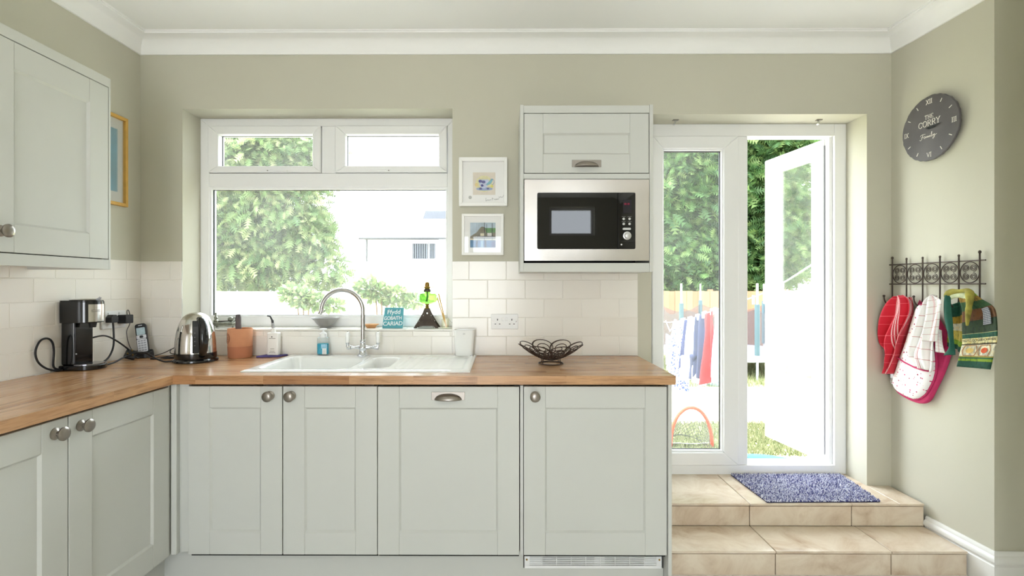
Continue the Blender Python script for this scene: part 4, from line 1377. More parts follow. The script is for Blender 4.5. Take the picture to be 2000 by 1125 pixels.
# ------------------------------------------------------------------ things on the window sill
SZ = 1.0402
t = thing('oil_lamp', 'green glass oil lamp on a pierced iron base on the sill', 'lamp', (-0.425, 2.762, SZ))
lx, ly = -0.425, 2.762
def heart(cx, cy, s):
    return [(cx + s * 0.8 * 16 * math.sin(a) ** 3 / 17, cy + s * (13 * math.cos(a) - 5 * math.cos(2 * a) - 2 * math.cos(3 * a) - math.cos(4 * a)) / 17) for a in np.linspace(0, 2 * PI, 18, endpoint=False)]
def ell(cx, cy, rx, ry, n=8): return [(cx + rx * math.cos(2 * PI * k / n), cy + ry * math.sin(2 * PI * k / n)) for k in range(n)]
outline = [(-0.068, 0.0), (-0.052, 0.0), (-0.040, 0.012), (0.040, 0.012), (0.052, 0.0), (0.068, 0.0), (0.062, 0.012), (0.050, 0.030), (0.034, 0.060), (0.022, 0.085), (0.014, 0.108), (-0.014, 0.108), (-0.022, 0.085), (-0.034, 0.060), (-0.050, 0.030), (-0.062, 0.012)]
holes = [heart(0, 0.079, 0.0075), ell(-0.0185, 0.066, 0.0018, 0.0045), ell(0.0185, 0.066, 0.0018, 0.0045), ell(-0.024, 0.066, 0.0014, 0.004), ell(0.024, 0.066, 0.0014, 0.004), ell(-0.0245, 0.046, 0.005, 0.0034), ell(0.0245, 0.046, 0.005, 0.0034), ell(-0.038, 0.036, 0.003, 0.003), ell(0.038, 0.036, 0.003, 0.003)]
for k in range(4):
    pm = plate2d([outline] + [h[::-1] for h in holes], 0.0014)
    ca, sa = math.cos(k * PI / 2), math.sin(k * PI / 2)
    def f4(x, y, z, ca=ca, sa=sa):
        d = -(0.062 * (1 - min(1, y / 0.108)) ** 1.25 + 0.013) + z * 0.9
        if k % 2: d *= 0.55
        return (lx + x * (1 if k % 2 == 0 else 0.55) * ca - d * sa, ly + x * (0.55 if k % 2 else 1) * sa * (1 if k % 2 else 1) + d * ca * (0.55 if k % 2 == 0 else 1), SZ + y + 0.0012)
    pm.map(f4).build('pierced_plate', IRON, t)
MB().lathe([(0, 0), (0.014, 0), (0.010, 0.006), (0.012, 0.010), (0.008, 0.016), (0.011, 0.022), (0.016, 0.026), (0, 0.026)], (lx, ly, SZ + 0.106), 20).build('brass_neck', BRASS, t, smooth='auto')
GG = glass_mat('green_glass', (0.50, 0.86, 0.30), 0.10, 0.03)
mb = MB()
prof = [(0.014, 0.131), (0.034, 0.134), (0.050, 0.142), (0.0565, 0.150), (0.0565, 0.180), (0.050, 0.190), (0.030, 0.197), (0.017, 0.200)]
n = 20
vs = []; fs = []
for r, h in prof:
    for q in range(n):
        a = 2 * PI * q / n
        rr_ = r * (1.0 if q % 2 else 0.955)
        vs.append((lx + rr_ * math.cos(a), ly + rr_ * math.sin(a), SZ + h))
for i in range(len(prof) - 1):
    for q in range(n):
        l = (q + 1) % n
        fs.append((i * n + q, i * n + l, (i + 1) * n + l, (i + 1) * n + q))
mb.add(vs, fs).build('glass_font', GG, t)
MB().tube([(lx, ly, SZ + 0.21), (lx + 0.002, ly, SZ + 0.17), (lx - 0.004, ly, SZ + 0.145)], [0.0045, 0.0055, 0.005], 8).build('wick', mat('green_wick', (40, 110, 40), 0.8), t)
MB().lathe([(0, 0), (0.019, 0), (0.020, 0.006), (0.017, 0.013), (0.012, 0.018), (0, 0.018)], (lx, ly, SZ + 0.199), 24).build('collar', IRON, t, smooth='auto')
bn = MB().lathe([(0, 0), (0.013, 0), (0.017, 0.006), (0.018, 0.011), (0.013, 0.014), (0.013, 0.024), (0.010, 0.033), (0.005, 0.037), (0, 0.037)], (lx, ly, SZ + 0.215), 24).build('burner', BRASS, t, smooth='auto')
MB().cyl((lx - 0.032, ly, SZ + 0.226), (lx + 0.032, ly, SZ + 0.226), 0.0016, n=8).build('wick_spindle', BRASS, bn)
for xx in (-0.032, 0.032): MB().cyl((lx + xx - 0.001, ly, SZ + 0.226), (lx + xx + 0.001, ly, SZ + 0.226), 0.005, n=14).build('wick_wheel', BRASS, bn)
for xx in (-0.010, 0.010, 0.0): MB().box(lx + xx - 0.0012, lx + xx + 0.0012, ly - 0.001, ly + 0.001, SZ + 0.238, SZ + 0.260).build('chimney_prong', IRON, bn)

# teal sign leaning on the sill
t = thing('teal_sign', 'small teal sign with white hand lettering leaning on the sill', 'sign', (-0.612, 2.745, SZ))
def sgn(x, y, z):   # plate frame: x across, y up, z towards the viewer
    c, s_ = math.cos(math.radians(10)), math.sin(math.radians(10))
    return (-0.611 + x, 2.742 + y * s_ - z * c, SZ + 0.0006 + y * c + z * s_)
pl = MB().add([(-0.057, 0, 0.0), (0.054, 0.0, 0), (0.057, 0.112, 0), (-0.047, 0.113, 0), (-0.057, 0, -0.008), (0.054, 0, -0.008), (0.057, 0.112, -0.008), (-0.047, 0.113, -0.008)], [(0, 1, 2, 3), (7, 6, 5, 4), (0, 4, 5, 1), (1, 5, 6, 2), (2, 6, 7, 3), (3, 7, 4, 0)])
pl = pl.map(sgn).build('sign_board', mat('teal_paint', (88, 168, 182), 0.6, var=0.06, scale=30), t)
WHT = mat('white_lettering', (245, 248, 248), 0.6)
for body, size, x, y, bd in (('Ffydd', 0.034, 0.004, 0.088, 0.0003), ('GOBAITH', 0.0285, 0.0, 0.054, 0.0003), ('CARIAD', 0.031, 0.0, 0.024, 0.0003)):
    tm = text_mesh(body, size, 0.0004, bd, space=0.95 if body != 'Ffydd' else 1.0)
    tm.map(lambda a, b, c: sgn(a * (1.0 if body != 'GOBAITH' else 0.82) + x + 0.06 * b, y + b + 0.03 * a, c + 0.0004)).build('lettering', WHT, pl)

# grey bowl
t = tag(MB().lathe([(0, 0), (0.030, 0), (0.032, 0.003), (0.026, 0.006), (0.046, 0.022), (0.060, 0.042), (0.0745, 0.0545), (0.0745, 0.0565), (0.058, 0.045), (0.040, 0.022), (0.0, 0.012)], (0, 0, 0), 40).build('grey_bowl', mat('grey_stoneware', (150, 148, 144), 0.4, var=0.08, scale=20), smooth='auto'), 'grey stoneware bowl with a wide rim on the sill', 'bowl')
t.location = (-0.987, 2.765, SZ)
# wooden dish
t = tag(MB().lathe([(0, 0), (0.022, 0), (0.026, 0.003), (0.030, 0.011), (0.044, 0.019), (0.046, 0.021), (0.030, 0.016), (0, 0.008)], (0, 0, 0), 32, sx=1.0, sy=0.7).build('wooden_dish', mat('pale_wood', (214, 160, 108), 0.6, var=0.1, scale=40), smooth='auto'), 'small pale wooden dish on the sill behind the tap', 'dish')
t.location = (-0.735, 2.765, SZ)
# reed sticks in a little clear bottle
t = thing('reed_diffuser', 'clear diffuser bottle with two straw reeds by the window jamb', 'diffuser', (-0.325, 2.775, SZ))
MB().prism(rrect(-0.346, -0.306, 2.757, 2.793, 0.008), SZ, SZ + 0.052).build('bottle', glass_mat('diffuser_glass', (0.97, 0.97, 0.88), 0.06), t, bevel=0.005)
STR = mat('straw_reed', (226, 186, 120), 0.8, var=0.08, scale=50)
MB().cyl((-0.318, 2.772, SZ + 0.004), (-0.366, 2.790, SZ + 0.188), 0.0036, n=8).build('reed', STR, t)
MB().cyl((-0.322, 2.778, SZ + 0.004), (-0.372, 2.780, SZ + 0.168), 0.0034, n=8).build('reed', STR, t)
# silver ornament at the left end of the sill
ox, oy = -1.545, 2.768
t = thing('silver_ornament', 'small ornate silver inkstand at the left end of the sill', 'ornament', (ox, oy, SZ))
OS = mat('tarnished_silver', (150, 152, 140), 0.28, metal=0.9, var=0.2, scale=60)
MB().prism(rrect(ox - 0.070, ox + 0.070, oy - 0.028, oy + 0.028, 0.016), SZ + 0.020, SZ + 0.032).build('tray', OS, t, bevel=0.004)
MB().prism(rrect(ox - 0.062, ox + 0.062, oy - 0.022, oy + 0.022, 0.014), SZ + 0.012, SZ + 0.020).build('tray_apron', OS, t, bevel=0.003)
for xx in (-0.055, 0.055):
    for yy in (-0.018, 0.018):
        MB().sphere((ox + xx, oy + yy, SZ + 0.007), 0.007, 10).build('ball_foot', OS, t, smooth=True)
MB().lathe([(0, 0), (0.012, 0), (0.013, 0.008), (0.007, 0.014), (0.010, 0.024), (0.005, 0.032), (0.004, 0.044), (0.006, 0.049), (0, 0.054)], (ox - 0.050, oy, SZ + 0.032), 18).build('finial', OS, t, smooth='auto')
MB().sphere((ox + 0.032, oy, SZ + 0.047), 0.015, 14).build('inkwell', OS, t, smooth=True)
MB().tube(catmull([(ox + 0.042, oy, SZ + 0.052), (ox + 0.056, oy, SZ + 0.056), (ox + 0.058, oy, SZ + 0.040), (ox + 0.048, oy, SZ + 0.034)], 5), 0.003, 8).build('handle', OS, t, smooth=True)
MB().tube([(ox - 0.030, oy - 0.010, SZ + 0.035), (ox + 0.03, oy - 0.012, SZ + 0.038), (ox + 0.045, oy - 0.012, SZ + 0.036)], [0.004, 0.003, 0.001], 8).build('pen', IRON, t, smooth=True)

# socket on the back wall
t = thing('wall_socket', 'white double wall socket on the cream tiles right of the sink', 'socket', (0.002, BY - 0.009, 1.08))
MB().prism(rrect(-0.0705, 0.0735, 1.042, 1.122, 0.005), BY - 0.019, BY - 0.009, 'y').build('face_plate', WPLAST, t, bevel=0.002)
for xx in (-0.036, 0.040):
    for dx, z, w, h in ((0, 1.092, 0.0025, 0.0045), (-0.0115, 1.069, 0.0036, 0.002), (0.0115, 1.069, 0.0036, 0.002)):
        MB().box(xx + dx - w, xx + dx + w, BY - 0.0194, BY - 0.018, z - h, z + h).build('pin_hole', BLACKM, t)
for xx in (-0.008, 0.012): MB().box(xx - 0.006, xx + 0.006, BY - 0.0225, BY - 0.018, 1.086, 1.104).build('switch', WPLAST, t, bevel=0.001)
for xx in (-0.0605, 0.0635): MB().cyl((xx, BY - 0.0197, 1.082), (xx, BY - 0.018, 1.082), 0.0035, n=10).build('screw', NICKEL, t)

# ------------------------------------------------------------------ framed pictures
FRW = mat('white_frame', (246, 245, 242), 0.4, var=0.01)
MOUNT = mat('white_mount', (240, 239, 236), 0.8, var=0.01)
def yprism(poly, y, th=0.0006): return MB().prism(poly, y - th, y, 'y')
def circ(cx, cz, rx, rz=None, n=16, a0=0, a1=360):
    rz = rx if rz is None else rz
    return [(cx + rx * math.cos(math.radians(a0 + (a1 - a0) * k / n)), cz + rz * math.sin(math.radians(a0 + (a1 - a0) * k / n))) for k in range(n)]

t = thing('teacup_picture', 'white box frame with a small painting of a teacup', 'picture', (-0.112, BY, 1.82))
x0, x1, z0, z1 = -0.240, 0.0155, 1.695, 1.952
mitred(t, ('frame_stile', 'frame_rail'), x0, x1, z0, z1, 0.018, 0.018, 0.020, 0.018, BY - 0.034, BY - 0.001, FRW, 0.0015)
MB().box(x0 + 0.015, x1 - 0.015, BY - 0.010, BY - 0.004, z0 + 0.015, z1 - 0.015).build('mount', MOUNT, t)
yb = BY - 0.010
art = yprism([(-0.167, 1.757), (-0.048, 1.757), (-0.048, 1.876), (-0.167, 1.876)], yb, 0.0012).build('painting', mat('beige_paper', (222, 212, 196), 0.9, var=0.06, scale=20), t)
def M_(n, c): return mat(n, c, 0.9, var=0.12, scale=60)
ya = yb - 0.0012
for poly, m in ((circ(-0.108, 1.815, 0.046, 0.044, 24), M_('wash_yellow', (222, 216, 170))),
                (circ(-0.106, 1.788, 0.044, 0.009, 24), M_('saucer_blue', (150, 168, 204))),
                ([(-0.138, 1.838), (-0.082, 1.838), (-0.090, 1.802), (-0.104, 1.792), (-0.120, 1.792), (-0.131, 1.806)], M_('cup_lilac', (196, 204, 228))),
                ([(-0.098, 1.812), (-0.068, 1.842), (-0.060, 1.838), (-0.070, 1.816), (-0.092, 1.806)], M_('cup_teal', (120, 176, 190))),
                (circ(-0.128, 1.829, 0.010, 0.008, 10), M_('plum_flower', (84, 86, 150))), (circ(-0.111, 1.825, 0.011, 0.008, 10), M_('plum_flower', (84, 86, 150))),
                (circ(-0.118, 1.806, 0.008, 0.007, 10), M_('plum_flower', (84, 86, 150))), (circ(-0.088, 1.789, 0.007, 0.005, 10), M_('plum_flower', (84, 86, 150))), (circ(-0.126, 1.789, 0.008, 0.006, 10), M_('plum_flower', (84, 86, 150))),
                (circ(-0.066, 1.802, 0.008, 0.008, 10), M_('lemon_spot', (212, 206, 110))), (circ(-0.148, 1.810, 0.009, 0.010, 10), M_('ochre_spot', (224, 204, 140)))):
    ya -= 0.00022
    yprism(poly, ya, 0.0002).build('paint_patch', m, art)
MB().tube([(-0.066 + 0.012 * math.cos(a), ya - 0.0004, 1.826 + 0.015 * math.sin(a)) for a in np.linspace(-1.6, 2.2, 12)], 0.0012, 5).build('cup_handle_stroke', M_('saucer_blue', (150, 168, 204)), art)
MB().prism(circ(-0.182, 1.743, 0.009, n=20), yb - 0.0008, yb, 'y').build('embossed_seal', mat('grey_seal', (186, 186, 182), 0.7, var=0.15, scale=200), t)
# handwritten line below the painting
sc = []
hw = [(-0.098, 1.741), (-0.098, 1.724), (-0.093, 1.727), (-0.088, 1.731), (-0.085, 1.726), (-0.081, 1.731), (-0.077, 1.727), (-0.073, 1.732), (-0.069, 1.729)]
sc.append(hw)
sc.append([(-0.063, 1.742), (-0.063, 1.727)]); sc.append([(-0.067, 1.736), (-0.057, 1.737)])
sc.append([(-0.055, 1.731), (-0.051, 1.735), (-0.048, 1.729), (-0.044, 1.736), (-0.041, 1.730), (-0.037, 1.737), (-0.034, 1.731), (-0.029, 1.739)])
sc.append([(-0.030, 1.747), (-0.025, 1.742), (-0.021, 1.748), (-0.016, 1.742), (-0.012, 1.746), (-0.008, 1.744), (-0.004, 1.757)])
mb = MB()
for q in sc: mb.tube(catmull([(a, yb - 0.0006, b) for a, b in q], 4), 0.0007, 5)
mb.build('handwriting', mat('pencil_grey', (96, 96, 98), 0.8), t)
MB().box(x0 + 0.016, x1 - 0.016, BY - 0.0275, BY - 0.0255, z0 + 0.016, z1 - 0.016).build('picture_glass', PICGLASS, t)

t = thing('seaside_picture', 'white frame with a small watercolour of cliffs and sea', 'picture', (-0.114, BY, 1.546))
x0, x1, z0, z1 = -0.2265, -0.0035, 1.435, 1.655
mitred(t, ('frame_stile', 'frame_rail'), x0, x1, z0, z1, 0.014, 0.014, 0.014, 0.014, BY - 0.022, BY - 0.001, FRW, 0.0015)
MB().box(x0 + 0.012, x1 - 0.012, BY - 0.010, BY - 0.004, z0 + 0.012, z1 - 0.012).build('mount', MOUNT, t)
ax0, ax1, az0, az1 = -0.182, -0.047, 1.476, 1.609
art = yprism([(ax0, az0), (ax1, az0), (ax1, az1), (ax0, az1)], yb, 0.0008).build('painting', mat('watercolour_sky', (186, 202, 214), 0.9, var=0.12, scale=25), t)
w_, h_ = ax1 - ax0, az1 - az0
def R_(pts): return [(ax0 + u * w_, az0 + v * h_) for u, v in pts]
ya = yb - 0.0008
for pts, nm, c in (([(0.0, 0.44), (0.25, 0.60), (0.42, 0.82), (0.50, 0.84), (0.62, 0.78), (0.85, 0.74), (1, 0.70), (1, 0.35), (0, 0.35)], 'cliff_grey', (132, 126, 112)),
                  ([(0.58, 0.78), (1, 0.78), (1, 0.60), (0.64, 0.58)], 'meadow_green', (110, 152, 106)),
                  ([(0.40, 0.57), (0.56, 0.57), (0.56, 0.46), (0.40, 0.46)], 'sand_cream', (226, 218, 192)),
                  ([(0.68, 0.58), (0.85, 0.58), (0.85, 0.46), (0.68, 0.46)], 'house_white', (222, 220, 216)),
                  ([(0.28, 0.46), (1, 0.46), (1, 0.43), (0.28, 0.43)], 'quay_dark', (78, 76, 78)),
                  ([(0.0, 0.36), (0.3, 0.32), (1, 0.34), (1, 0.28), (0, 0.28)], 'sand_cream', (226, 218, 192)),
                  ([(0, 0), (1, 0), (1, 0.29), (0, 0.30)], 'sea_blue', (86, 128, 166)),
                  ([(0.22, 0), (0.30, 0), (0.30, 0.29), (0.24, 0.29)], 'sea_deep', (52, 66, 96)), ([(0.56, 0), (0.64, 0), (0.64, 0.30), (0.56, 0.30)], 'sea_deep', (52, 66, 96)), ([(0.42, 0.0), (0.52, 0), (0.52, 0.28), (0.42, 0.28)], 'sea_pale', (150, 182, 204)), ([(0.82, 0), (1, 0), (1, 0.26), (0.85, 0.24)], 'sea_slate', (84, 98, 140)),
                  ([(0.555, 0.3), (0.575, 0.3), (0.575, 1), (0.555, 1)], 'post_dark', (70, 74, 82)), ([(0.645, 0.55), (0.66, 0.55), (0.66, 0.94), (0.645, 0.94)], 'post_dark', (70, 74, 82)), ([(0.862, 0.3), (0.882, 0.3), (0.882, 0.97), (0.862, 0.97)], 'post_dark', (70, 74, 82)),
                  ([(0.31, 0.3), (0.318, 0.3), (0.318, 0.98), (0.31, 0.98)], 'post_pale', (150, 156, 164)), ([(0.36, 0.3), (0.366, 0.3), (0.366, 0.98), (0.36, 0.98)], 'post_pale', (150, 156, 164)), ([(0.25, 0.5), (0.257, 0.5), (0.257, 0.98), (0.25, 0.98)], 'post_pale', (150, 156, 164))):
    ya -= 0.0002
    yprism(R_(pts), ya, 0.00018).build('paint_patch', M_(nm, c), art)
MB().box(x0 + 0.012, x1 - 0.012, BY - 0.0175, BY - 0.0155, z0 + 0.012, z1 - 0.012).build('picture_glass', PICGLASS, t)

t = thing('blue_picture', 'yellow wooden frame with a blue picture on the left wall', 'picture', (LX, BY, 0), rotz=LT)
OK_ = mat('yellow_wood', (214, 168, 84), 0.5, var=0.08, scale=30)
def swp(x, y, z): return (y, x, z)
mitred(t, ('frame_stile', 'frame_rail'), -0.43, -0.112, 1.676, 2.128, 0.016, 0.016, 0.016, 0.016, 0.001, 0.022, OK_, 0.001, swap=swp)
MB().box(0.002, 0.008, -0.42, -0.122, 1.688, 2.116).build('mount', MOUNT, t)
MB().box(0.008, 0.009, -0.37, -0.166, 1.745, 2.06).build('painting', mat('sky_blue_print', (108, 178, 208), 0.8, var=0.12, scale=10), t)
MB().box(0.013, 0.015, -0.42, -0.122, 1.688, 2.116).build('picture_glass', PICGLASS, t)

# ------------------------------------------------------------------ slate clock on the right wall
RT = math.atan2(RE[0] - RC[0], RC[1] - RE[1])
def rwx(y): return RC[0] + (RC[1] - y) * math.tan(RT)
t = thing('wall_clock', 'round grey slate clock with white numerals and lettering', 'clock', (rwx(2.427), 2.427, 2.032), rotz=RT)
SLATE = mat('grey_slate', (92, 88, 90), 0.55, var=0.14, scale=10, bump=0.4, bscale=25)
random.seed(5)
pts = []
for k in range(72):
    a = 2 * PI * k / 72
    r = 0.156 + random.uniform(-0.0016, 0.0016)
    pts.append((r * math.cos(a), r * math.sin(a)))
disc = MB().prism(pts, -0.024, -0.012, 'x').build('slate_disc', SLATE, t, bevel=0.002, seg=1)
MB().cyl((-0.012, 0, 0), (-0.0005, 0, 0), 0.045, n=24).build('movement_box', BLACKM, t)
CH = mat('chalk_white', (232, 228, 220), 0.8)
def cl(a, b, d=0.0): return (-0.0245 - d, -a, b)      # a to the right as seen, b up
def stroke(mb, pl, r=0.0012): mb.tube([cl(a, b) for a, b in pl], r, 5)
GLY = {
 'I': (0.34, [[(.17, 0), (.17, 1)]], [(.17, 0, .15), (.17, 1, .15)]),
 'X': (0.8, [[(.1, 0), (.7, 1)], [(.1, 1), (.7, 0)]], [(.1, 0, .12), (.7, 0, .12), (.1, 1, .12), (.7, 1, .12)]),
 'V': (0.8, [[(.08, 1), (.4, 0)], [(.4, 0), (.72, 1)]], [(.08, 1, .12), (.72, 1, .12)]),
 'T': (0.75, [[(.05, .82), (.05, 1), (.70, 1), (.70, .82)], [(.375, 0), (.375, 1)]], [(.375, 0, .15)]),
 'H': (0.85, [[(.15, 0), (.15, 1)], [(.70, 0), (.70, 1)], [(.15, .5), (.70, .5)]], [(.15, 0, .12), (.15, 1, .12), (.7, 0, .12), (.7, 1, .12)]),
 'E': (0.72, [[(.62, .2), (.62, 0), (.12, 0), (.12, 1), (.6, 1), (.6, .82)], [(.12, .5), (.48, .5)]], []),
 'C': (0.85, [[(.75, .24), (.62, .07), (.42, 0), (.2, .1), (.08, .32), (.06, .55), (.14, .82), (.32, .98), (.52, 1), (.7, .9), (.75, .74)], [(.75, .74), (.75, .95)]], []),
 'O': (0.95, [[(.46 + .38 * math.cos(a), .5 + .5 * math.sin(a)) for a in np.linspace(0, 2 * PI, 19)]], []),
 'R': (0.85, [[(.15, 0), (.15, 1), (.45, 1), (.62, .92), (.66, .76), (.6, .6), (.45, .5), (.15, .5)], [(.4, .5), (.72, 0)]], [(.15, 0, .12), (.74, 0, .10)]),
 'Y': (0.8, [[(.08, 1), (.4, .48)], [(.72, 1), (.4, .48)], [(.4, .48), (.4, 0)]], [(.08, 1, .11), (.72, 1, .11), (.4, 0, .15)]),
}
def word(mb, s_, cx, cz, h, r, sp=0.12):
    tot = sum(GLY[c][0] for c in s_) * h + sp * h * (len(s_) - 1)
    x = cx - tot / 2
    for c in s_:
        w, st_, se = GLY[c]
        for pl_ in st_: stroke(mb, [(x + p * h, cz + (q - 0.5) * h) for p, q in pl_], r)
        for p, q, l in se: stroke(mb, [(x + (p - l) * h, cz + (q - 0.5) * h), (x + (p + l) * h, cz + (q - 0.5) * h)], r * 0.7)
        x += (w + sp) * h
for s_, a in (('XII', 90), ('III', 0), ('VI', -90), ('IX', 180)):
    mb = MB()
    word(mb, s_, 0.130 * math.cos(math.radians(a)), 0.128 * math.sin(math.radians(a)), 0.0215, 0.0014, 0.06)
    mb.build('numeral', CH, disc)
for k in range(12):
    if k % 3 == 0: continue
    a = math.radians(30 * k)
    mb = MB(); stroke(mb, [(0.121 * math.cos(a), 0.121 * math.sin(a)), (0.138 * math.cos(a), 0.138 * math.sin(a))], 0.0019)
    mb.build('hour_mark', CH, disc)
mb = MB(); word(mb, 'THE', 0.0, 0.056, 0.0185, 0.0011); mb.build('lettering', CH, disc)
mb = MB(); word(mb, 'CORRY', 0.0, 0.0255, 0.027, 0.0016, 0.02); mb.build('lettering', CH, disc)
fam = [[(-0.048, -0.030), (-0.040, -0.024), (-0.020, -0.026)], [(-0.034, -0.025), (-0.040, -0.044), (-0.048, -0.050), (-0.052, -0.046)], [(-0.044, -0.037), (-0.032, -0.036)],
       [(-0.020, -0.037), (-0.026, -0.036), (-0.029, -0.042), (-0.025, -0.046), (-0.020, -0.038), (-0.019, -0.045), (-0.013, -0.038), (-0.012, -0.045), (-0.008, -0.038), (-0.006, -0.045), (-0.002, -0.038), (0.000, -0.045), (0.005, -0.037), (0.006, -0.045), (0.012, -0.040), (0.016, -0.024), (0.013, -0.026), (0.013, -0.044), (0.018, -0.044), (0.022, -0.037), (0.023, -0.044), (0.030, -0.037), (0.029, -0.050), (0.022, -0.058), (0.020, -0.054), (0.032, -0.044), (0.042, -0.040)], [(0.0055, -0.032), (0.006, -0.031)]]
mb = MB()
for q in fam:
    P = catmull([(a, b, 0) for a, b in q], 4)
    mb.tube([cl(p.x, p.y + 0.002) for p in P], 0.0010, 5)
mb.build('script_lettering', CH, disc)
for nm, a, L, w in (('hour_hand', -4, 0.045, 0.0055), ('minute_hand', 3, 0.075, 0.004)):
    ca, sa = math.cos(math.radians(a)), math.sin(math.radians(a))
    q = [(-0.012, -w * .4), (0.0, -w), (L * .6, -w * .8), (L, 0), (L * .6, w * .8), (0, w), (-0.012, w * .4)]
    dd = 0.004 if nm == 'hour_hand' else 0.006
    mb = MB().prism(q, 0, 0.001)
    mb.map(lambda x, y, z: cl(x * ca - y * sa, x * sa + y * ca, dd + z)).build(nm, BLACKM, t)
MB().cyl(cl(0, 0, 0), cl(0, 0, 0.009), 0.004, n=12).build('hand_pin', BLACKM, t)

# ------------------------------------------------------------------ hook rack
t = thing('hook_rack', 'dark iron hook rack with scrolled circles on the right wall', 'hook rack', (rwx(2.424), 2.424, 1.281), rotz=RT)
HI = 0.0
UP = [0.236, 0.1466, 0.0515, -0.043, -0.138, -0.235]
for zz in (0.0, 0.102):
    MB().tube([(-0.010, 0.258, zz), (-0.010, -0.258, zz)], 0.0030, 8).build('rail', IRON, t, smooth='auto')
for yy in UP:
    ext = 0.036 if yy in (UP[0], UP[-1]) else 0.026
    pts = [(-0.013, yy, 0.102 + ext), (-0.013, yy, 0.05), (-0.013, yy, -0.03), (-0.014, yy, -0.078), (-0.020, yy, -0.097), (-0.034, yy, -0.106), (-0.048, yy, -0.098), (-0.056, yy, -0.082), (-0.058, yy, -0.064)]
    h = MB().tube(catmull(pts, 5), 0.0034, 8).build('hook', IRON, t, smooth='auto')
    MB().sphere((-0.013, yy, 0.102 + ext), 0.0062 if ext > 0.03 else 0.005, 10, (1, 1, 1.3)).build('top_finial', IRON, h, smooth=True)
    MB().sphere((-0.058, yy, -0.062), 0.0062, 10).build('hook_ball', IRON, h, smooth=True)
for k in range(5):
    yc = (UP[k] + UP[k + 1]) / 2
    rg = MB().tube([(-0.010, yc + 0.0445 * math.cos(a), 0.051 + 0.0465 * math.sin(a)) for a in np.linspace(0, 2 * PI, 40, endpoint=False)], 0.0024, 6, closed=True).build('circle', IRON, t, smooth=True)
    for sy in (-1, 1):
        for sz in (-1, 1):
            cy_, cz_ = yc + sy * 0.0165, 0.051 + sz * 0.0185
            pts = []
            for q in range(34):
                th = 4.4 * PI * q / 33
                r = 0.0165 * (1 - 0.80 * q / 33)
                a = PI / 2 * (-sz) + sy * sz * th
                pts.append((-0.010, cy_ + r * math.cos(a), cz_ + r * math.sin(a)))
            MB().tube(pts, 0.0017, 5).build('scroll', IRON, rg, smooth=True)

# ------------------------------------------------------------------ cloths on the hooks
def resample(pl, n):
    P = catmull([(a, b, 0) for a, b in pl], 6)
    d = [0]
    for a, b in zip(P[:-1], P[1:]): d.append(d[-1] + (b - a).length)
    out = []
    for k in range(n + 1):
        s_ = d[-1] * k / n
        i = max(j for j in range(len(d)) if d[j] <= s_ + 1e-9)
        i = min(i, len(P) - 2)
        f = 0 if d[i + 1] == d[i] else (s_ - d[i]) / (d[i + 1] - d[i])
        out.append(P[i].lerp(P[i + 1], f))
    return out
def drape(L, R, xf, nu=28, nv=40):
    """cloth surface between two hanging edges (points are depth y, height z); xf gives the distance from the wall"""
    l, r = resample(L, nv), resample(R, nv)
    def S(u, v):
        f = v * nv; i = min(int(f), nv - 1); g = f - i
        a = l[i].lerp(l[i + 1], g); b = r[i].lerp(r[i + 1], g)
        p = a.lerp(b, u)
        return Vector((rwx(p.x) - xf(u, v), p.x, p.y))
    return S
def cloth(S, name, m, parent, nu=28, nv=40, th=0.003):
    return MB().grid(nu, nv, lambda u, v: S(u, 1 - v)).build(name, m, parent, smooth=True, solid=th)

RED = stripe_mat('red_checked_towel', (196, 30, 52), [(0, 0.34, 0.012, 0.06, (240, 210, 210)), (0, 0.34, 0.012, 0.085, (240, 210, 210)), (0, 0.34, 0.012, 0.035, (240, 210, 210)), (1, 0.24, 0.006, 0.0, (232, 120, 130)), (1, 0.24, 0.004, 0.10, (222, 100, 110))])
t = thing('red_tea_towel', 'red tea towel with thin white checks on the second hook', 'tea towel', (2.02, 2.58, 1.2))
S1 = drape([(2.592, 1.216), (2.631, 1.174), (2.655, 1.09), (2.668, 0.977), (2.640, 0.945), (2.624, 0.905), (2.618, 0.852), (2.628, 0.815)],
           [(2.545, 1.226), (2.500, 1.200), (2.484, 1.143), (2.500, 1.09), (2.528, 1.03), (2.548, 0.98), (2.575, 0.90), (2.612, 0.815)],
           lambda u, v: 0.056 + (0.010 + 0.024 * min(1, v * 2)) * math.sin(u * 2 * PI * 1.9 + 0.6 + 2.4 * v) + 0.009 * math.sin(u * 19 + v * 7) * min(1, v * 3))
cloth(S1, 'towel_cloth', RED, t)
S1b = drape([(2.600, 1.210), (2.646, 1.15), (2.660, 1.05), (2.655, 0.96), (2.640, 0.90)], [(2.53, 1.215), (2.52, 1.15), (2.53, 1.05), (2.545, 0.96), (2.56, 0.90)],
            lambda u, v: 0.028 + 0.008 * math.sin(u * 11 + v * 3))
cloth(S1b, 'towel_back_fold', RED, t)

MAG = mat('magenta_binding', (190, 44, 98), 0.8, var=0.08, scale=40)
FLOR = spot_mat('floral_print', (240, 236, 236), [(196, 70, 120), (150, 40, 80), (200, 196, 196), (226, 130, 160), (196, 70, 120)], 25, 0.24)
t = thing('oven_glove', 'white floral double oven glove with magenta edging', 'oven glove', (2.03, 2.47, 1.18))
back_pts = [(2.466, 1.190), (2.488, 1.164), (2.514, 1.094), (2.547, 1.002), (2.584, 0.917), (2.615, 0.842), (2.637, 0.783), (2.637, 0.75), (2.601, 0.714), (2.52, 0.694), (2.463, 0.696), (2.426, 0.721), (2.396, 0.778), (2.356, 0.86), (2.328, 0.938), (2.315, 1.0), (2.345, 1.06), (2.40, 1.14), (2.445, 1.190)]
P = [(p.x, p.y) for p in catmull([(a, b, 0) for a, b in back_pts], 3, closed=True)]
RDOT = spot_mat('red_dotted_back', (168, 38, 62), [(226, 160, 170), (226, 160, 170)], 60, 0.12)
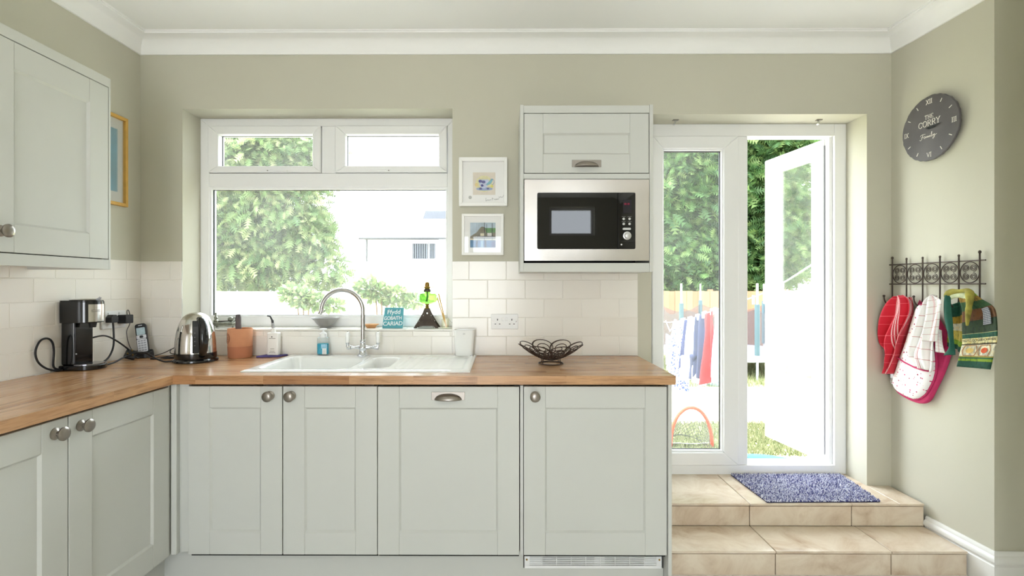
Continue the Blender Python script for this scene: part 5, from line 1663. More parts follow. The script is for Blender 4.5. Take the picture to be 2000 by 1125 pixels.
mb = MB().prism(P, 0.006, 0.032, 'x').map(lambda x, y, z: (rwx(y) - x, y, z))
mb.build('back_pad', MAG, t, bevel=0.008, seg=3)
front_pts = [(2.462, 1.180), (2.500, 1.10), (2.535, 1.0), (2.575, 0.915), (2.604, 0.84), (2.624, 0.785), (2.622, 0.755), (2.590, 0.727), (2.495, 0.709), (2.445, 0.736), (2.414, 0.775), (2.376, 0.867), (2.385, 1.0), (2.42, 1.13)]
P = [(p.x, p.y) for p in catmull([(a, b, 0) for a, b in front_pts], 3, closed=True)]
cxg, czg = 2.50, 0.90
fp = MB()
rings = [(1.0, 0.030), (0.96, 0.044), (0.85, 0.051), (0.6, 0.055), (0.3, 0.057)]
vs = []; fs = []; uvd = {}
K = len(P)
def glove_c(p):   # spine of the glove, so that the shape shrinks towards its own middle
    f = max(0, min(1, (p[1] - 0.70) / 0.48)); return (2.535 - 0.085 * f, min(max(p[1], 0.78), 1.12))
for s_, d in rings:
    for p in P:
        c = glove_c(p)
        q = (c[0] + (p[0] - c[0]) * s_, c[1] + (p[1] - c[1]) * s_)
        uvd[len(vs)] = (q[0] * 2.5, q[1] * 2.5)
        vs.append((rwx(q[0]) - d, q[0], q[1]))
for i in range(len(rings) - 1):
    for k in range(K):
        l = (k + 1) % K
        fs.append((i * K + k, i * K + l, (i + 1) * K + l, (i + 1) * K + k))
fs.append(tuple((len(rings) - 1) * K + k for k in range(K)))
fp.add(vs, fs); fp.uv = uvd
fp.build('front_pad', FLOR, t, smooth=True)
MB().tube([(rwx(p[0]) - 0.034, p[0], p[1]) for p in P], 0.0052, 6, closed=True).build('edge_binding', MAG, t, smooth=True)
MB().tube([(rwx(y) - 0.058, y, z) for y, z in ((2.572, 0.905), (2.53, 0.888), (2.47, 0.872), (2.42, 0.866), (2.378, 0.868))], 0.004, 6).build('pocket_binding', MAG, t, smooth=True)
MB().tube([(rwx(2.455) - 0.030, 2.455, 1.175), (rwx(2.465) - 0.036, 2.465, 1.20), (rwx(2.475) - 0.034, 2.475, 1.178)], 0.004, 6).build('hanging_loop', MAG, t, smooth=True)

WCHK = stripe_mat('white_checked_towel', (238, 236, 234), [(0, 0.46, 0.012, 0.04, (206, 80, 100)), (0, 0.46, 0.008, 0.075, (206, 80, 100)), (0, 0.46, 0.006, 0.10, (226, 150, 160)), (1, 0.14, 0.007, 0.0, (186, 120, 122))])
t = thing('white_tea_towel', 'white tea towel with thin pink checks over the floral glove', 'tea towel', (1.99, 2.35, 1.22))
S3 = drape([(2.352, 1.228), (2.388, 1.203), (2.408, 1.147), (2.433, 1.075), (2.471, 0.989), (2.492, 0.934), (2.452, 0.878)],
           [(2.343, 1.228), (2.330, 1.19), (2.338, 1.12), (2.352, 1.02), (2.350, 0.96), (2.345, 0.90), (2.352, 0.868)],
           lambda u, v: 0.070 + 0.010 * math.sin(u * 10 + v * 4) + 0.006 * math.sin(u * 21 + 1))
cloth(S3, 'towel_cloth', WCHK, t)
S3b = drape([(2.348, 1.230), (2.365, 1.20), (2.372, 1.12), (2.385, 1.06), (2.392, 1.01)], [(2.340, 1.230), (2.290, 1.206), (2.294, 1.172), (2.308, 1.09), (2.322, 1.015)],
            lambda u, v: 0.082 + 0.008 * math.sin(u * 8 + v * 2))
cloth(S3b, 'towel_front_fold', WCHK, t)
S3c = drape([(2.345, 1.08), (2.350, 1.0), (2.352, 0.965)], [(2.320, 1.06), (2.312, 1.0), (2.297, 0.962)], lambda u, v: 0.060 + 0.006 * math.sin(u * 7))
cloth(S3c, 'towel_corner', WCHK, t, 10, 12)

# green printed towel
def band_mat(name, stops, noise=0.0, nscale=30):
    t_ = NT(name)
    tc = t_.n('ShaderNodeTexCoord')
    sep = t_.n('ShaderNodeSeparateXYZ')
    t_.l(tc.outputs['UV'], sep.inputs[0])
    nz = t_.n('ShaderNodeTexNoise'); nz.inputs['Scale'].default_value = nscale
    t_.l(tc.outputs['UV'], nz.inputs['Vector'])
    c = ramp(t_, sep.outputs[1], stops, 'CONSTANT')
    h = ramp(t_, nz.outputs[0], [(0.35, (120, 120, 120)), (0.5, (255, 255, 255)), (0.68, (255, 225, 150))])
    mx = t_.n('ShaderNodeMix', data_type='RGBA', blend_type='MULTIPLY'); mx.inputs[0].default_value = noise
    t_.l(c, mx.inputs[6]); t_.l(h, mx.inputs[7])
    t_.l(mx.outputs[2], t_.b.inputs['Base Color'])
    t_.b.inputs['Roughness'].default_value = 0.9
    return t_.m
GRN = band_mat('green_printed_cloth', [(0.0, (24, 74, 58)), (0.085, (120, 150, 40)), (0.115, (40, 96, 60)), (0.135, (150, 140, 60)), (0.15, (226, 222, 198)), (0.30, (70, 60, 40)), (0.315, (228, 220, 168)), (0.385, (34, 84, 66)), (0.44, (206, 204, 150)), (0.445, (44, 62, 44)), (0.60, (104, 70, 42)), (0.74, (50, 84, 52)), (0.86, (150, 120, 54)), (0.94, (150, 190, 60))], 0.55, 14)
GRN2 = band_mat('green_printed_edge', [(0.0, (24, 74, 58)), (0.10, (132, 164, 52)), (0.2, (206, 190, 96)), (0.4, (226, 222, 198)), (0.55, (180, 150, 60)), (0.7, (30, 84, 66)), (0.9, (40, 100, 76))], 0.5, 12)
TEAL = mat('bottle_green_cloth', (30, 84, 70), 0.9, var=0.15, scale=30)
t = thing('green_tea_towel', 'green printed tea towel with Welsh lettering on the right hooks', 'tea towel', (2.0, 2.18, 1.24))
S4 = drape([(2.236, 1.240), (2.214, 1.17), (2.213, 1.1), (2.212, 1.023), (2.220, 0.991), (2.240, 0.913)],
           [(2.168, 1.244), (2.134, 1.218), (2.084, 1.190), (2.066, 1.154), (2.061, 1.066), (2.074, 1.0), (2.091, 0.925)],
           lambda u, v: 0.062 + 0.006 * math.sin(u * 6.5 + v * 2) * (1 - 0.5 * v) + 0.010 * math.sin(u * 15 + 2) * max(0, 0.45 - v))
g4 = cloth(S4, 'printed_panel', GRN, t)
def on4(u, v, d): 
    p = S4(u, v); return (p.x - 0.0030 - d, p.y, p.z)
tm = text_mesh('NGYLLGOGERYCHWYRN', 1.0, 0.0, 0.012)
xs = [p[0] for p in tm.v]; wv = max(xs) - min(xs); xm = min(xs)
ink = mat('brown_print', (52, 44, 28), 0.9)
tm.map(lambda x, y, z: on4(0.03 + 0.95 * (x - xm) / wv, 0.642 - 0.045 * y, 0.0004)).build('lettering', ink, g4)
tm = text_mesh('LLANTYSILIO  GOGO  GOCH', 1.0, 0.0, 0.012)
xs = [p[0] for p in tm.v]; wv2 = max(xs) - min(xs); xm2 = min(xs)
tm.map(lambda x, y, z: on4(0.10 + 0.80 * (x - xm2) / wv2, 0.679 - 0.020 * y, 0.0004)).build('lettering', ink, g4)
BORD = mat('motif_border', (170, 118, 66), 0.9)
for uc, cc, nm in ((0.27, (214, 184, 110), 'motif_gold'), (0.70, (200, 84, 44), 'motif_red')):
    MB().add([on4(uc, 0.775, 0.0006)] + [on4(uc + 0.105 * math.cos(a), 0.775 + 0.034 * math.sin(a), 0.0006) for a in np.linspace(0, 2 * PI, 18, endpoint=False)], [(0, k + 1, (k + 1) % 18 + 1) for k in range(18)]).build('printed_motif', mat(nm, cc, 0.9, var=0.15, scale=60), g4, solid=0.0004)
    hx = [(-0.20, 0.0), (-0.15, 0.066), (0.15, 0.066), (0.20, 0), (0.15, -0.066), (-0.15, -0.066)]
    loop = []
    for (a, b), (c, d) in zip(hx, hx[1:] + hx[:1]):
        for q in range(4): loop.append(on4(uc + a + (c - a) * q / 4, 0.775 + b + (d - b) * q / 4, 0.0004))
    MB().tube(loop, 0.0013, 5, closed=True).build('hexagon_border', BORD, g4)
PATCH = stripe_mat('grey_check_patch', (186, 188, 192), [(0, 0.16, 0.07, 0, (70, 76, 90)), (1, 0.10, 0.04, 0, (70, 76, 90))])
MB().grid(8, 8, lambda u, v: on4(0.60 + 0.26 * u + 0.02 * v, 0.47 - 0.20 * v, 0.003)).build('checked_patch', PATCH, t, solid=0.0015)
S5 = drape([(2.288, 1.228), (2.294, 1.19), (2.290, 1.12), (2.272, 1.05), (2.264, 1.0), (2.296, 0.955)], [(2.262, 1.232), (2.258, 1.17), (2.250, 1.10), (2.246, 1.03), (2.240, 0.99), (2.238, 0.965)],
           lambda u, v: 0.072 + 0.010 * math.sin(u * PI))
cloth(S5, 'twisted_edge', TEAL, t, 10, 30)
S6 = drape([(2.300, 1.18), (2.308, 1.10), (2.312, 1.03), (2.310, 0.995)], [(2.235, 1.22), (2.225, 1.12), (2.228, 1.03), (2.236, 0.97)], lambda u, v: 0.034 + 0.008 * math.sin(u * 9 + v))
cloth(S6, 'back_fold', GRN2, t)
top = catmull([(rwx(2.288) - 0.066, 2.288, 1.222), (rwx(2.262) - 0.07, 2.262, 1.243), (rwx(2.22) - 0.074, 2.220, 1.248), (rwx(2.182) - 0.072, 2.182, 1.250), (rwx(2.165) - 0.078, 2.165, 1.225), (rwx(2.168) - 0.082, 2.168, 1.16), (rwx(2.176) - 0.080, 2.176, 1.10)], 6)
MB().tube(top, [0.012 + 0.004 * math.sin(k * 0.35) for k in range(len(top) - 8)] + [0.012 - 0.0011 * k for k in range(8)], 8).build('rolled_hem', mat('ochre_green_cloth', (150, 142, 62), 0.9, var=0.5, scale=25), t, smooth=True)
MB().grid(10, 6, lambda u, v: (rwx(2.27 - 0.085 * u) - 0.066 - 0.008 * math.sin(PI * v), 2.27 - 0.085 * u, 1.208 + 0.034 * v + 0.012 * math.sin(PI * u))).build('pale_fold', mat('pale_green_cloth', (206, 214, 176), 0.9, var=0.2, scale=40), t, smooth=True, solid=0.003)

# strap and strip on the first hook
t = thing('lanyard', 'white printed strap with a metal clip on the first hook', 'strap', (2.0, 2.66, 1.18))
WS = mat('white_strap', (232, 232, 236), 0.7, var=0.04, scale=60)
MB().grid(3, 30, lambda u, v: (rwx(2.65) - 0.040 + 0.004 * math.sin(v * 9), 2.662 - 0.022 * u - 0.022 * v, 1.19 - 0.40 * v)).build('strap', WS, t, smooth=True, solid=0.002)
for z, c in ((1.165, (40, 70, 190)), (0.935, (40, 70, 190)), (0.875, (150, 120, 120))): MB().sphere((rwx(2.65) - 0.043, 2.650 - 0.05 * (1.19 - z), z), 0.0045, 8, (0.3, 1, 1.2)).build('strap_print', mat('strap_ink_%d' % c[0], c, 0.8), t, smooth=True)
MB().tube([(rwx(2.63) - 0.038, 2.629 + 0.009 * math.cos(a), 0.775 + 0.016 * math.sin(a)) for a in np.linspace(0, 2 * PI, 20, endpoint=False)], 0.0022, 6, closed=True).build('clip_ring', CHROME, t, smooth=True)
t = thing('blue_strap', 'blue webbing strap hanging behind the red tea towel', 'strap', (2.0, 2.67, 1.18))
MB().grid(3, 24, lambda u, v: (rwx(2.66) - 0.022 - 0.004 * math.sin(v * 5), 2.672 - 0.022 * u + 0.006 * math.sin(v * 3), 1.19 - 0.36 * v)).build('webbing', mat('royal_blue_webbing', (32, 64, 176), 0.8, var=0.1, scale=90), t, smooth=True, solid=0.003)
MB().box(rwx(2.66) - 0.030, rwx(2.66) - 0.022, 2.652, 2.676, 0.800, 0.838).build('strap_end', BLACKM, t, bevel=0.003)

# ------------------------------------------------------------------ door mat
t = thing('door_mat', 'blue and white flecked door mat on the top step', 'door mat', (1.58, 2.63, ZU))
mq = [(1.288, 2.466), (1.848, 2.476), (1.888, 2.828), (1.272, 2.822)]
MB().prism(mq, ZU + 0.0004, ZU + 0.006).build('backing', mat('navy_rubber', (46, 46, 84), 0.8), t, bevel=0.002)
N = 10000
uu, vv = RNG.random(N), RNG.random(N)
q = np.array(mq)
base = ((1 - uu) * (1 - vv))[:, None] * q[0] + (uu * (1 - vv))[:, None] * q[1] + (uu * vv)[:, None] * q[2] + ((1 - uu) * vv)[:, None] * q[3]
th = RNG.random(N) * 2 * PI
hgt = 0.006 + RNG.random(N) * 0.006
lean = RNG.normal(0, 0.003, (N, 2))
w = 0.0044
V = np.zeros((N, 4, 3)); 
for k in range(3):
    V[:, k, 0] = base[:, 0] + w * np.cos(th + k * 2.094); V[:, k, 1] = base[:, 1] + w * np.sin(th + k * 2.094); V[:, k, 2] = ZU + 0.0055
V[:, 3, 0] = base[:, 0] + lean[:, 0]; V[:, 3, 1] = base[:, 1] + lean[:, 1]; V[:, 3, 2] = ZU + 0.0055 + hgt
V = V.reshape(-1, 3) - np.array(t.location)
F = (np.arange(N)[:, None, None] * 4 + np.array([[0, 1, 3], [1, 2, 3], [2, 0, 3]])[None]).reshape(-1, 3)
me = bpy.data.meshes.new('pile'); me.from_pydata(V.tolist(), [], F.tolist())
me.materials.append(leaf_mat('flecked_pile', [(0.0, (64, 66, 122)), (0.28, (120, 122, 172)), (0.42, (214, 216, 234)), (0.85, (246, 246, 250)), (0.92, (84, 86, 146)), (1.0, (84, 86, 146))], 0.1))
o = bpy.data.objects.new('pile', me); COL.objects.link(o); o.parent = t; o['kind'] = 'stuff'

# ------------------------------------------------------------------ the garden
GZ = -0.35
def ground_mat():
    t_ = NT('lawn_and_worn_path')
    co = coords(t_)
    n1 = t_.n('ShaderNodeTexNoise'); n1.inputs['Scale'].default_value = 2.2; n1.inputs['Detail'].default_value = 6
    n2 = t_.n('ShaderNodeTexNoise'); n2.inputs['Scale'].default_value = 30; n2.inputs['Detail'].default_value = 4
    t_.l(co, n1.inputs['Vector']); t_.l(co, n2.inputs['Vector'])
    ad = t_.n('ShaderNodeMath', operation='ADD'); t_.l(n1.outputs[0], ad.inputs[0])
    mu = t_.n('ShaderNodeMath', operation='MULTIPLY'); mu.inputs[1].default_value = 0.5; t_.l(n2.outputs[0], mu.inputs[0]); t_.l(mu.outputs[0], ad.inputs[1])
    c = ramp(t_, ad.outputs[0], [(0.55, (128, 138, 92)), (0.72, (158, 162, 116)), (0.88, (190, 182, 146))])
    t_.l(c, t_.b.inputs['Base Color']); t_.b.inputs['Roughness'].default_value = 0.95
    return t_.m
LAWN = ground_mat()
struct(MB().box(-12, 12, -16, RY - 0.2, FZ - 0.3, FZ - 0.05).build('rear_bounce_ground', mat('pale_bounce_ground', (214, 208, 198), 0.9, var=0.08, scale=2)), 'pale ground added behind the kitchen to bounce light')  # unseen, added to bounce sunlight up through the rear opening
struct(MB().box(-40, 40, 2.94, 70, GZ - 0.2, GZ).build('ground', LAWN), 'worn lawn of the back garden')
struct(MB().box(-9, 9, 2.944, 4.25, GZ - 0.1, GZ + 0.03).build('garden_bounce_slab', mat('pale_bounce_slab', (224, 218, 208), 0.9, var=0.06, scale=3)), 'pale unseen slab added along the house wall to bounce light')  # unseen, added to bounce daylight up onto soffits and ceiling
o = MB().prism([(0.6, 5.9), (7.5, 5.9), (9.0, 8.0), (0.6, 8.0)], GZ, GZ + 0.012).build('garden_path', mat('pale_gravel', (226, 214, 190), 0.95, var=0.1, scale=25, bump=0.5, bscale=80))
struct(o, 'pale sunlit path across the lawn')
o.name = 'path'

def blades(name, n, x0, x1, y0, y1, hmin, hmax, m):
    X = RNG.uniform(x0, x1, n); Y = RNG.uniform(y0, y1, n); H = RNG.uniform(hmin, hmax, n)
    a = RNG.uniform(0, 2 * PI, n); w = 0.005
    V = np.zeros((n, 3, 3))
    V[:, 0] = np.stack([X - w * np.cos(a), Y - w * np.sin(a), np.full(n, GZ)], 1)
    V[:, 1] = np.stack([X + w * np.cos(a), Y + w * np.sin(a), np.full(n, GZ)], 1)
    V[:, 2] = np.stack([X + RNG.normal(0, 0.02, n), Y + RNG.normal(0, 0.02, n), GZ + H], 1)
    me = bpy.data.meshes.new(name); me.from_pydata(V.reshape(-1, 3).tolist(), [], np.arange(3 * n).reshape(-1, 3).tolist())
    me.materials.append(m)
    o = bpy.data.objects.new(name, me); COL.objects.link(o)
    return o
GRASS = leaf_mat('grass_blades', [(0, (124, 136, 88)), (0.5, (150, 158, 112)), (0.8, (182, 176, 136)), (1, (132, 146, 92))], 0.4, 0.8)
tag(blades('grass', 16000, 1.2, 4.2, 4.78, 5.95, 0.02, 0.07, GRASS), 'short worn grass just outside the garden door', 'grass', kind='stuff')
tag(blades('far_grass', 16000, 2.2, 7.5, 8.0, 11.5, 0.05, 0.16, GRASS), 'longer grass below the fence behind the laundry', 'grass', kind='stuff')

# fence of single boards
f = thing('garden_fence', 'tan close-boarded timber fence at the end of the garden', 'fence', (6.2, 12.5, GZ))
TAN = NT('tan_fence_timber')
oi = TAN.n('ShaderNodeObjectInfo')
TAN.l(ramp(TAN, oi.outputs['Random'], [(0, (150, 108, 78)), (0.5, (164, 120, 88)), (1, (140, 98, 70))]), TAN.b.inputs['Base Color'])
TAN.b.inputs['Roughness'].default_value = 0.85
bmesh_ = MB().box(-0.071, 0.071, -0.009, 0.009, 0, 1.49).build('board', TAN.m)
bme = bmesh_.data; bpy.data.objects.remove(bmesh_)
for k in range(40):
    o = bpy.data.objects.new('board', bme); COL.objects.link(o); o.parent = f
    o.location = (-2.9 + k * 0.145, -0.012 * (k % 2), random.uniform(-0.006, 0.006))
for k in range(4): MB().box(3.25 + k * 1.9 - 0.05, 3.25 + k * 1.9 + 0.05, 12.53, 12.62, GZ, 1.18).build('post', TAN.m, f)
for z in (0.1, 0.9): MB().box(3.25, 9.1, 12.515, 12.545, z, z + 0.07).build('rail', TAN.m, f)

def foliage_mesh(name, pts, nrm, size, m, kind='leaf', parent=None, droop=0.4):
    """one small curved spray of leaflets at each point"""
    n = len(pts)
    t1 = np.cross(nrm, RNG.normal(0, 1, (n, 3))); t1 /= np.linalg.norm(t1, axis=1)[:, None] + 1e-9
    out = nrm * 0.8 + t1 * RNG.uniform(0.2, 1.0, (n, 1)) + np.array([0, 0, -droop])
    out /= np.linalg.norm(out, axis=1)[:, None]
    side = np.cross(out, nrm + RNG.normal(0, 0.3, (n, 3))); side /= np.linalg.norm(side, axis=1)[:, None] + 1e-9
    s_ = size * RNG.uniform(0.6, 1.3, (n, 1))
    if kind == 'spray':   # feathery frond: a bent stem with pairs of leaflets that share it, so each frond is one island
        segs = 5
        drop = np.array([0, 0, -1.0])
        stem = [pts + out * s_ * (k / segs) + drop * s_ * 0.22 * (k / segs) ** 2 for k in range(segs + 1)]
        cols = list(stem); F0 = []
        for k in range(segs):
            w_ = (0.10 + 0.34 * math.sin(PI * (k + 0.7) / (segs + 0.6)))
            for sg in (-1, 1):
                tip = stem[k] + out * s_ * 0.26 + side * sg * s_ * w_ + drop * s_ * 0.06
                F0.append((k, k + 1, len(cols)) if sg > 0 else (k + 1, k, len(cols)))
                cols.append(tip)
        V = np.stack(cols, 1)
        F0 = np.array(F0)
    else:
        mid = pts + out * s_ * 0.5
        V = np.stack([pts, mid - side * s_ * 0.3, pts + out * s_, mid + side * s_ * 0.3], 1)
        F0 = np.array([(0, 1, 2), (0, 2, 3)])
    k = V.shape[1]
    F = (np.arange(n)[:, None, None] * k + F0[None]).reshape(-1, 3)
    V = V.reshape(-1, 3)
    off = np.array(root_of(parent).location) if parent is not None else np.zeros(3)
    V = V - off
    me = bpy.data.meshes.new(name)
    me.vertices.add(len(V)); me.vertices.foreach_set('co', V.astype(np.float32).ravel())
    me.loops.add(len(F) * 3); me.loops.foreach_set('vertex_index', F.astype(np.int32).ravel())
    me.polygons.add(len(F)); me.polygons.foreach_set('loop_start', np.arange(0, len(F) * 3, 3, dtype=np.int32))
    me.polygons.foreach_set('loop_total', np.full(len(F), 3, dtype=np.int32))
    me.update(calc_edges=True)
    me.materials.append(m)
    o = bpy.data.objects.new(name, me); COL.objects.link(o)
    if parent is not None: o.parent = parent
    o['kind'] = 'stuff'
    return o

def blob_points(blobs, n):
    """points on and just inside the skins of several ellipsoids (cx,cy,cz,rx,ry,rz)"""
    B = np.array(blobs)
    wgt = B[:, 3] * B[:, 5]; wgt /= wgt.sum()
    idx = RNG.choice(len(B), n, p=wgt)
    d = RNG.normal(0, 1, (n, 3)); d /= np.linalg.norm(d, axis=1)[:, None]
    lump = 1 + 0.10 * np.sin(d[:, 0] * 7 + idx) + 0.10 * np.sin(d[:, 2] * 9 + idx * 2) + 0.06 * np.sin(d[:, 1] * 13)
    r = (1 - 0.45 * RNG.random(n) ** 1.3) * lump
    return B[idx, :3] + d * B[idx, 3:] * r[:, None], d

CONI = leaf_mat('conifer_green', [(0, (66, 104, 56)), (0.3, (90, 130, 70)), (0.6, (112, 150, 80)), (0.85, (146, 172, 98)), (1, (80, 114, 64))], 0.35, 0.76)
CONC = mat('conifer_inner_shade', (46, 66, 38), 0.95, var=0.3, scale=4)  # darker core colour stands in for shade inside the crown
BARK = mat('brown_bark', (104, 80, 62), 0.9, var=0.25, scale=12)
def conifer(x, y, r, h, label, seed):
    t_ = thing('conifer', label, 'tree', (x, y, GZ), group='conifers behind the fence')
    rng = random.Random(seed)
    blobs = []
    z = 1.7
    while z < h - 0.6:
        k = max(0.25, 1 - ((z - 1.0) / h) ** 2.2)
        for q in range(5):
            a = rng.uniform(0, 2 * PI)
            blobs.append((x + r * 0.55 * k * math.cos(a), y + r * 0.55 * k * math.sin(a), z + rng.uniform(-0.25, 0.25), r * 0.52 * k, r * 0.52 * k, 0.50))
        z += 0.62
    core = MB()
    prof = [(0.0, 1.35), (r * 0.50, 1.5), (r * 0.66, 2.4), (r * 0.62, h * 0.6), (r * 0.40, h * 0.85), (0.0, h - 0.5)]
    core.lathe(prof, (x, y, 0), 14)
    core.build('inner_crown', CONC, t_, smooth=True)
    P_, N_ = blob_points(blobs, 22000)
    keep = P_[:, 1] < y + 0.3
    foliage_mesh('foliage', P_[keep], N_[keep], 0.28, CONI, 'spray', t_, droop=0.1)
    mb = MB().tube(catmull([(x, y, GZ), (x + 0.05, y, 0.6), (x, y, 1.6), (x + 0.04, y, 2.6)], 4), 0.17, 10); mb.build('trunk', BARK, t_, smooth=True)
    for q in range(4):
        a = rng.uniform(PI, 2 * PI)
        MB().tube([(x, y, GZ + 0.3), (x + 0.25 * math.cos(a), y + 0.3 * math.sin(a), 0.7), (x + 0.45 * math.cos(a), y + 0.5 * math.sin(a), 1.9)], [0.09, 0.08, 0.05], 8).build('stem', BARK, t_, smooth=True)
conifer(4.7, 14.6, 1.55, 7.6, 'tall conifer behind the fence, left behind the fixed door leaf', 1)
conifer(6.3, 14.9, 1.6, 7.9, 'tall conifer behind the fence, seen round the door mullion', 2)
conifer(8.0, 14.5, 1.6, 7.4, 'tall conifer behind the fence, seen through the open doorway', 3)
conifer(9.7, 14.8, 1.6, 7.6, 'tall conifer behind the fence, rightmost behind the open leaf', 4)

# broad tree seen through the kitchen window
LEAF = leaf_mat('pale_tree_green', [(0, (84, 116, 66)), (0.3, (120, 148, 84)), (0.6, (150, 170, 108)), (0.85, (190, 196, 140)), (1, (100, 130, 76))], 0.4, 0.80)
t = thing('garden_tree', 'broad pale green tree outside the kitchen window', 'tree', (-5.9, 12.2, GZ))
bl = [(-6.5, 12.2, 3.6, 1.25, 1.1, 1.5), (-5.7, 12.0, 4.4, 1.1, 1.0, 1.0), (-5.5, 12.0, 3.1, 1.15, 1.0, 1.1), (-6.4, 12.1, 2.1, 1.15, 1.0, 1.0), (-5.5, 12.0, 1.9, 0.8, 0.8, 0.65), (-4.8, 12.0, 2.5, 0.75, 0.7, 0.7), (-4.75, 12.1, 4.3, 0.8, 0.7, 0.7), (-7.2, 12.3, 2.8, 1.0, 1.0, 1.4), (-4.4, 12.0, 1.7, 0.6, 0.6, 0.45), (-6.9, 12.3, 5.0, 1.0, 1.0, 0.9)]
P_, N_ = blob_points(bl, 19000)
foliage_mesh('foliage', P_, N_, 0.21, LEAF, 'spray', t, droop=0.2)
MB().tube(catmull([(-6.0, 12.2, GZ), (-5.95, 12.2, 0.8), (-5.9, 12.2, 2.0), (-6.0, 12.2, 3.4)], 4), [0.2] * 6 + [0.14] * 7, 10).build('trunk', BARK, t, smooth=True)
for a, b, c in ((-6.6, 12.2, 3.6), (-5.2, 12.1, 3.4), (-4.8, 12.0, 2.6), (-6.7, 12.1, 2.3)):
    MB().tube([(-5.95, 12.2, 1.3), ((-5.95 + a) / 2, 12.2, (1.5 + c) / 2 + 0.2), (a, b, c)], [0.09, 0.07, 0.03], 8).build('branch', BARK, t, smooth=True)

def shrub(x, y, z, r, label, n, sz=0.13):
    t_ = thing('shrub', label, 'shrub', (x, y, GZ), group='shrubs by the white garden wall')
    P2, N2 = blob_points([(x - r * 0.6, y, z - r * 0.1, r * 0.55, r * 0.5, r * 0.45), (x, y, z - r * 0.35, r * 0.7, r * 0.5, r * 0.4), (x + r * 0.8, y, z - r * 0.55, r * 0.7, r * 0.5, r * 0.35), (x + r * 1.7, y, z - r * 0.8, r * 0.6, r * 0.5, r * 0.25)], n)
    foliage_mesh('foliage', P2, N2, sz, LEAF, 'leaf', t_, droop=0.1)
    for q in range(3): MB().tube([(x + 0.05 * q, y, GZ), (x - 0.1 + 0.12 * q, y, z)], [0.025, 0.012], 6).build('stem', BARK, t_)
shrub(-2.45, 9.9, 1.28, 0.40, 'pale shrub before the white wall, right of the tap', 900)
shrub(-4.0, 9.9, 1.15, 0.34, 'pale shrub before the white wall, below the broad tree', 700)

# white rendered garden wall
w = thing('garden_wall', 'white rendered garden wall outside the kitchen window', 'garden wall', (-4.5, 10.6, GZ))
REND = mat('white_render', (240, 238, 232), 0.9, var=0.02, scale=3)
MB().box(-9.5, -0.4, 10.5, 10.7, GZ, 1.10).build('wall_body', REND, w)
for k in range(15): MB().box(-9.52 + k * 0.61, -9.52 + k * 0.61 + 0.603, 10.47, 10.73, 1.10, 1.15).build('coping_stone', REND, w)

# neighbouring houses
def house(x0, x1, y, base, eave, ridge, label, roofc, wins, depth=6.0):
    h = thing('house', label, 'house', ((x0 + x1) / 2, y, base))
    MB().box(x0, x1, y, y + depth, base, eave).build('walls', REND, h)
    RM = mat('roof_tiles_%d' % roofc[0], roofc, 0.8, var=0.06, scale=2)
    rf = MB().add([(x0 - 0.25, y - 0.35, eave), (x1 + 0.25, y - 0.35, eave), (x1 + 0.25, y + depth / 2, ridge), (x0 - 0.25, y + depth / 2, ridge), (x0 - 0.25, y + depth + 0.35, eave), (x1 + 0.25, y + depth + 0.35, eave)],
                  [(0, 1, 2, 3), (3, 2, 5, 4), (0, 3, 4), (1, 5, 2), (0, 4, 5, 1)]).build('roof', RM, h)
    MB().cyl((x0 - 0.25, y - 0.40, eave - 0.03), (x1 + 0.25, y - 0.40, eave - 0.03), 0.055, n=8).build('gutter', mat('grey_gutter', (40, 40, 44), 0.6), h)
    MB().cyl((x0 + 0.05, y - 0.05, base), (x0 + 0.05, y - 0.05, eave), 0.04, n=8).build('downpipe', mat('grey_gutter', (40, 40, 44), 0.6), h)
    for (a, b, c, d, nb) in wins:
        wf = MB().box(a - 0.07, b + 0.07, y - 0.05, y + 0.02, c - 0.07, d + 0.07).build('window', UPVC, h)
        MB().box(a, b, y - 0.07, y - 0.05, c, d).build('glass', mat('far_glass', (16, 24, 38), 0.5, var=0.1, spec=0.1), wf)
        for k in range(nb):
            xx = a + (b - a) * (k + 0.5) / nb
            MB().box(xx - (b - a) / nb * 0.14, xx + (b - a) / nb * 0.14, y - 0.085, y - 0.07, c, d).build('blind_slat', mat('pale_blind', (120, 124, 130), 0.8), wf)
    return h
h1 = house(-6.9, -0.9, 25.0, GZ, 3.62, 5.0, 'white house with a pale roof beyond the kitchen window', (190, 188, 190), [(-4.57, -3.82, 2.62, 3.37, 7), (-3.72, -3.44, 2.62, 3.37, 4)])
MB().box(-6.4, -1.2, 22.4, 25.0, GZ, 2.05).build('extension_walls', REND, h1)
MB().box(-6.6, -1.0, 22.2, 25.0, 2.05, 2.35).build('extension_roof', mat('extension_felt', (110, 112, 120), 0.8), h1)
house(-6.2, 2.0, 38.0, GZ, 5.4, 7.4, 'dark roofed house showing behind the white house', (44, 46, 56), [])

# ------------------------------------------------------------------ washing line and laundry
LN = [(2.62, 4.0, 1.56), (2.62, 5.0, 1.22), (2.64, 6.2, 0.99), (2.67, 7.2, 0.80), (2.72, 8.4, 0.66), (2.78, 9.2, 0.66)]
LNP = catmull(LN, 10)
def line_at(y):
    for a, b in zip(LNP[:-1], LNP[1:]):
        if a.y <= y <= b.y:
            return a.lerp(b, (y - a.y) / (b.y - a.y))
    return LNP[-1]
wl = thing('washing_line', 'white washing line running down the garden on two posts', 'washing line', (2.62, 4.0, GZ))
ROPE = mat('white_rope', (240, 240, 236), 0.8)
MB().tube(LNP, 0.006, 6).build('line', ROPE, wl, smooth=True)
PST = mat('grey_post', (150, 156, 158), 0.6)
MB().cyl((2.78, 9.2, GZ), (2.78, 9.2, 0.9), 0.03, n=10).build('post', PST, wl)
MB().cyl((2.62, 3.98, GZ), (2.62, 3.98, 1.62), 0.025, n=10).build('post', ROPE, wl)
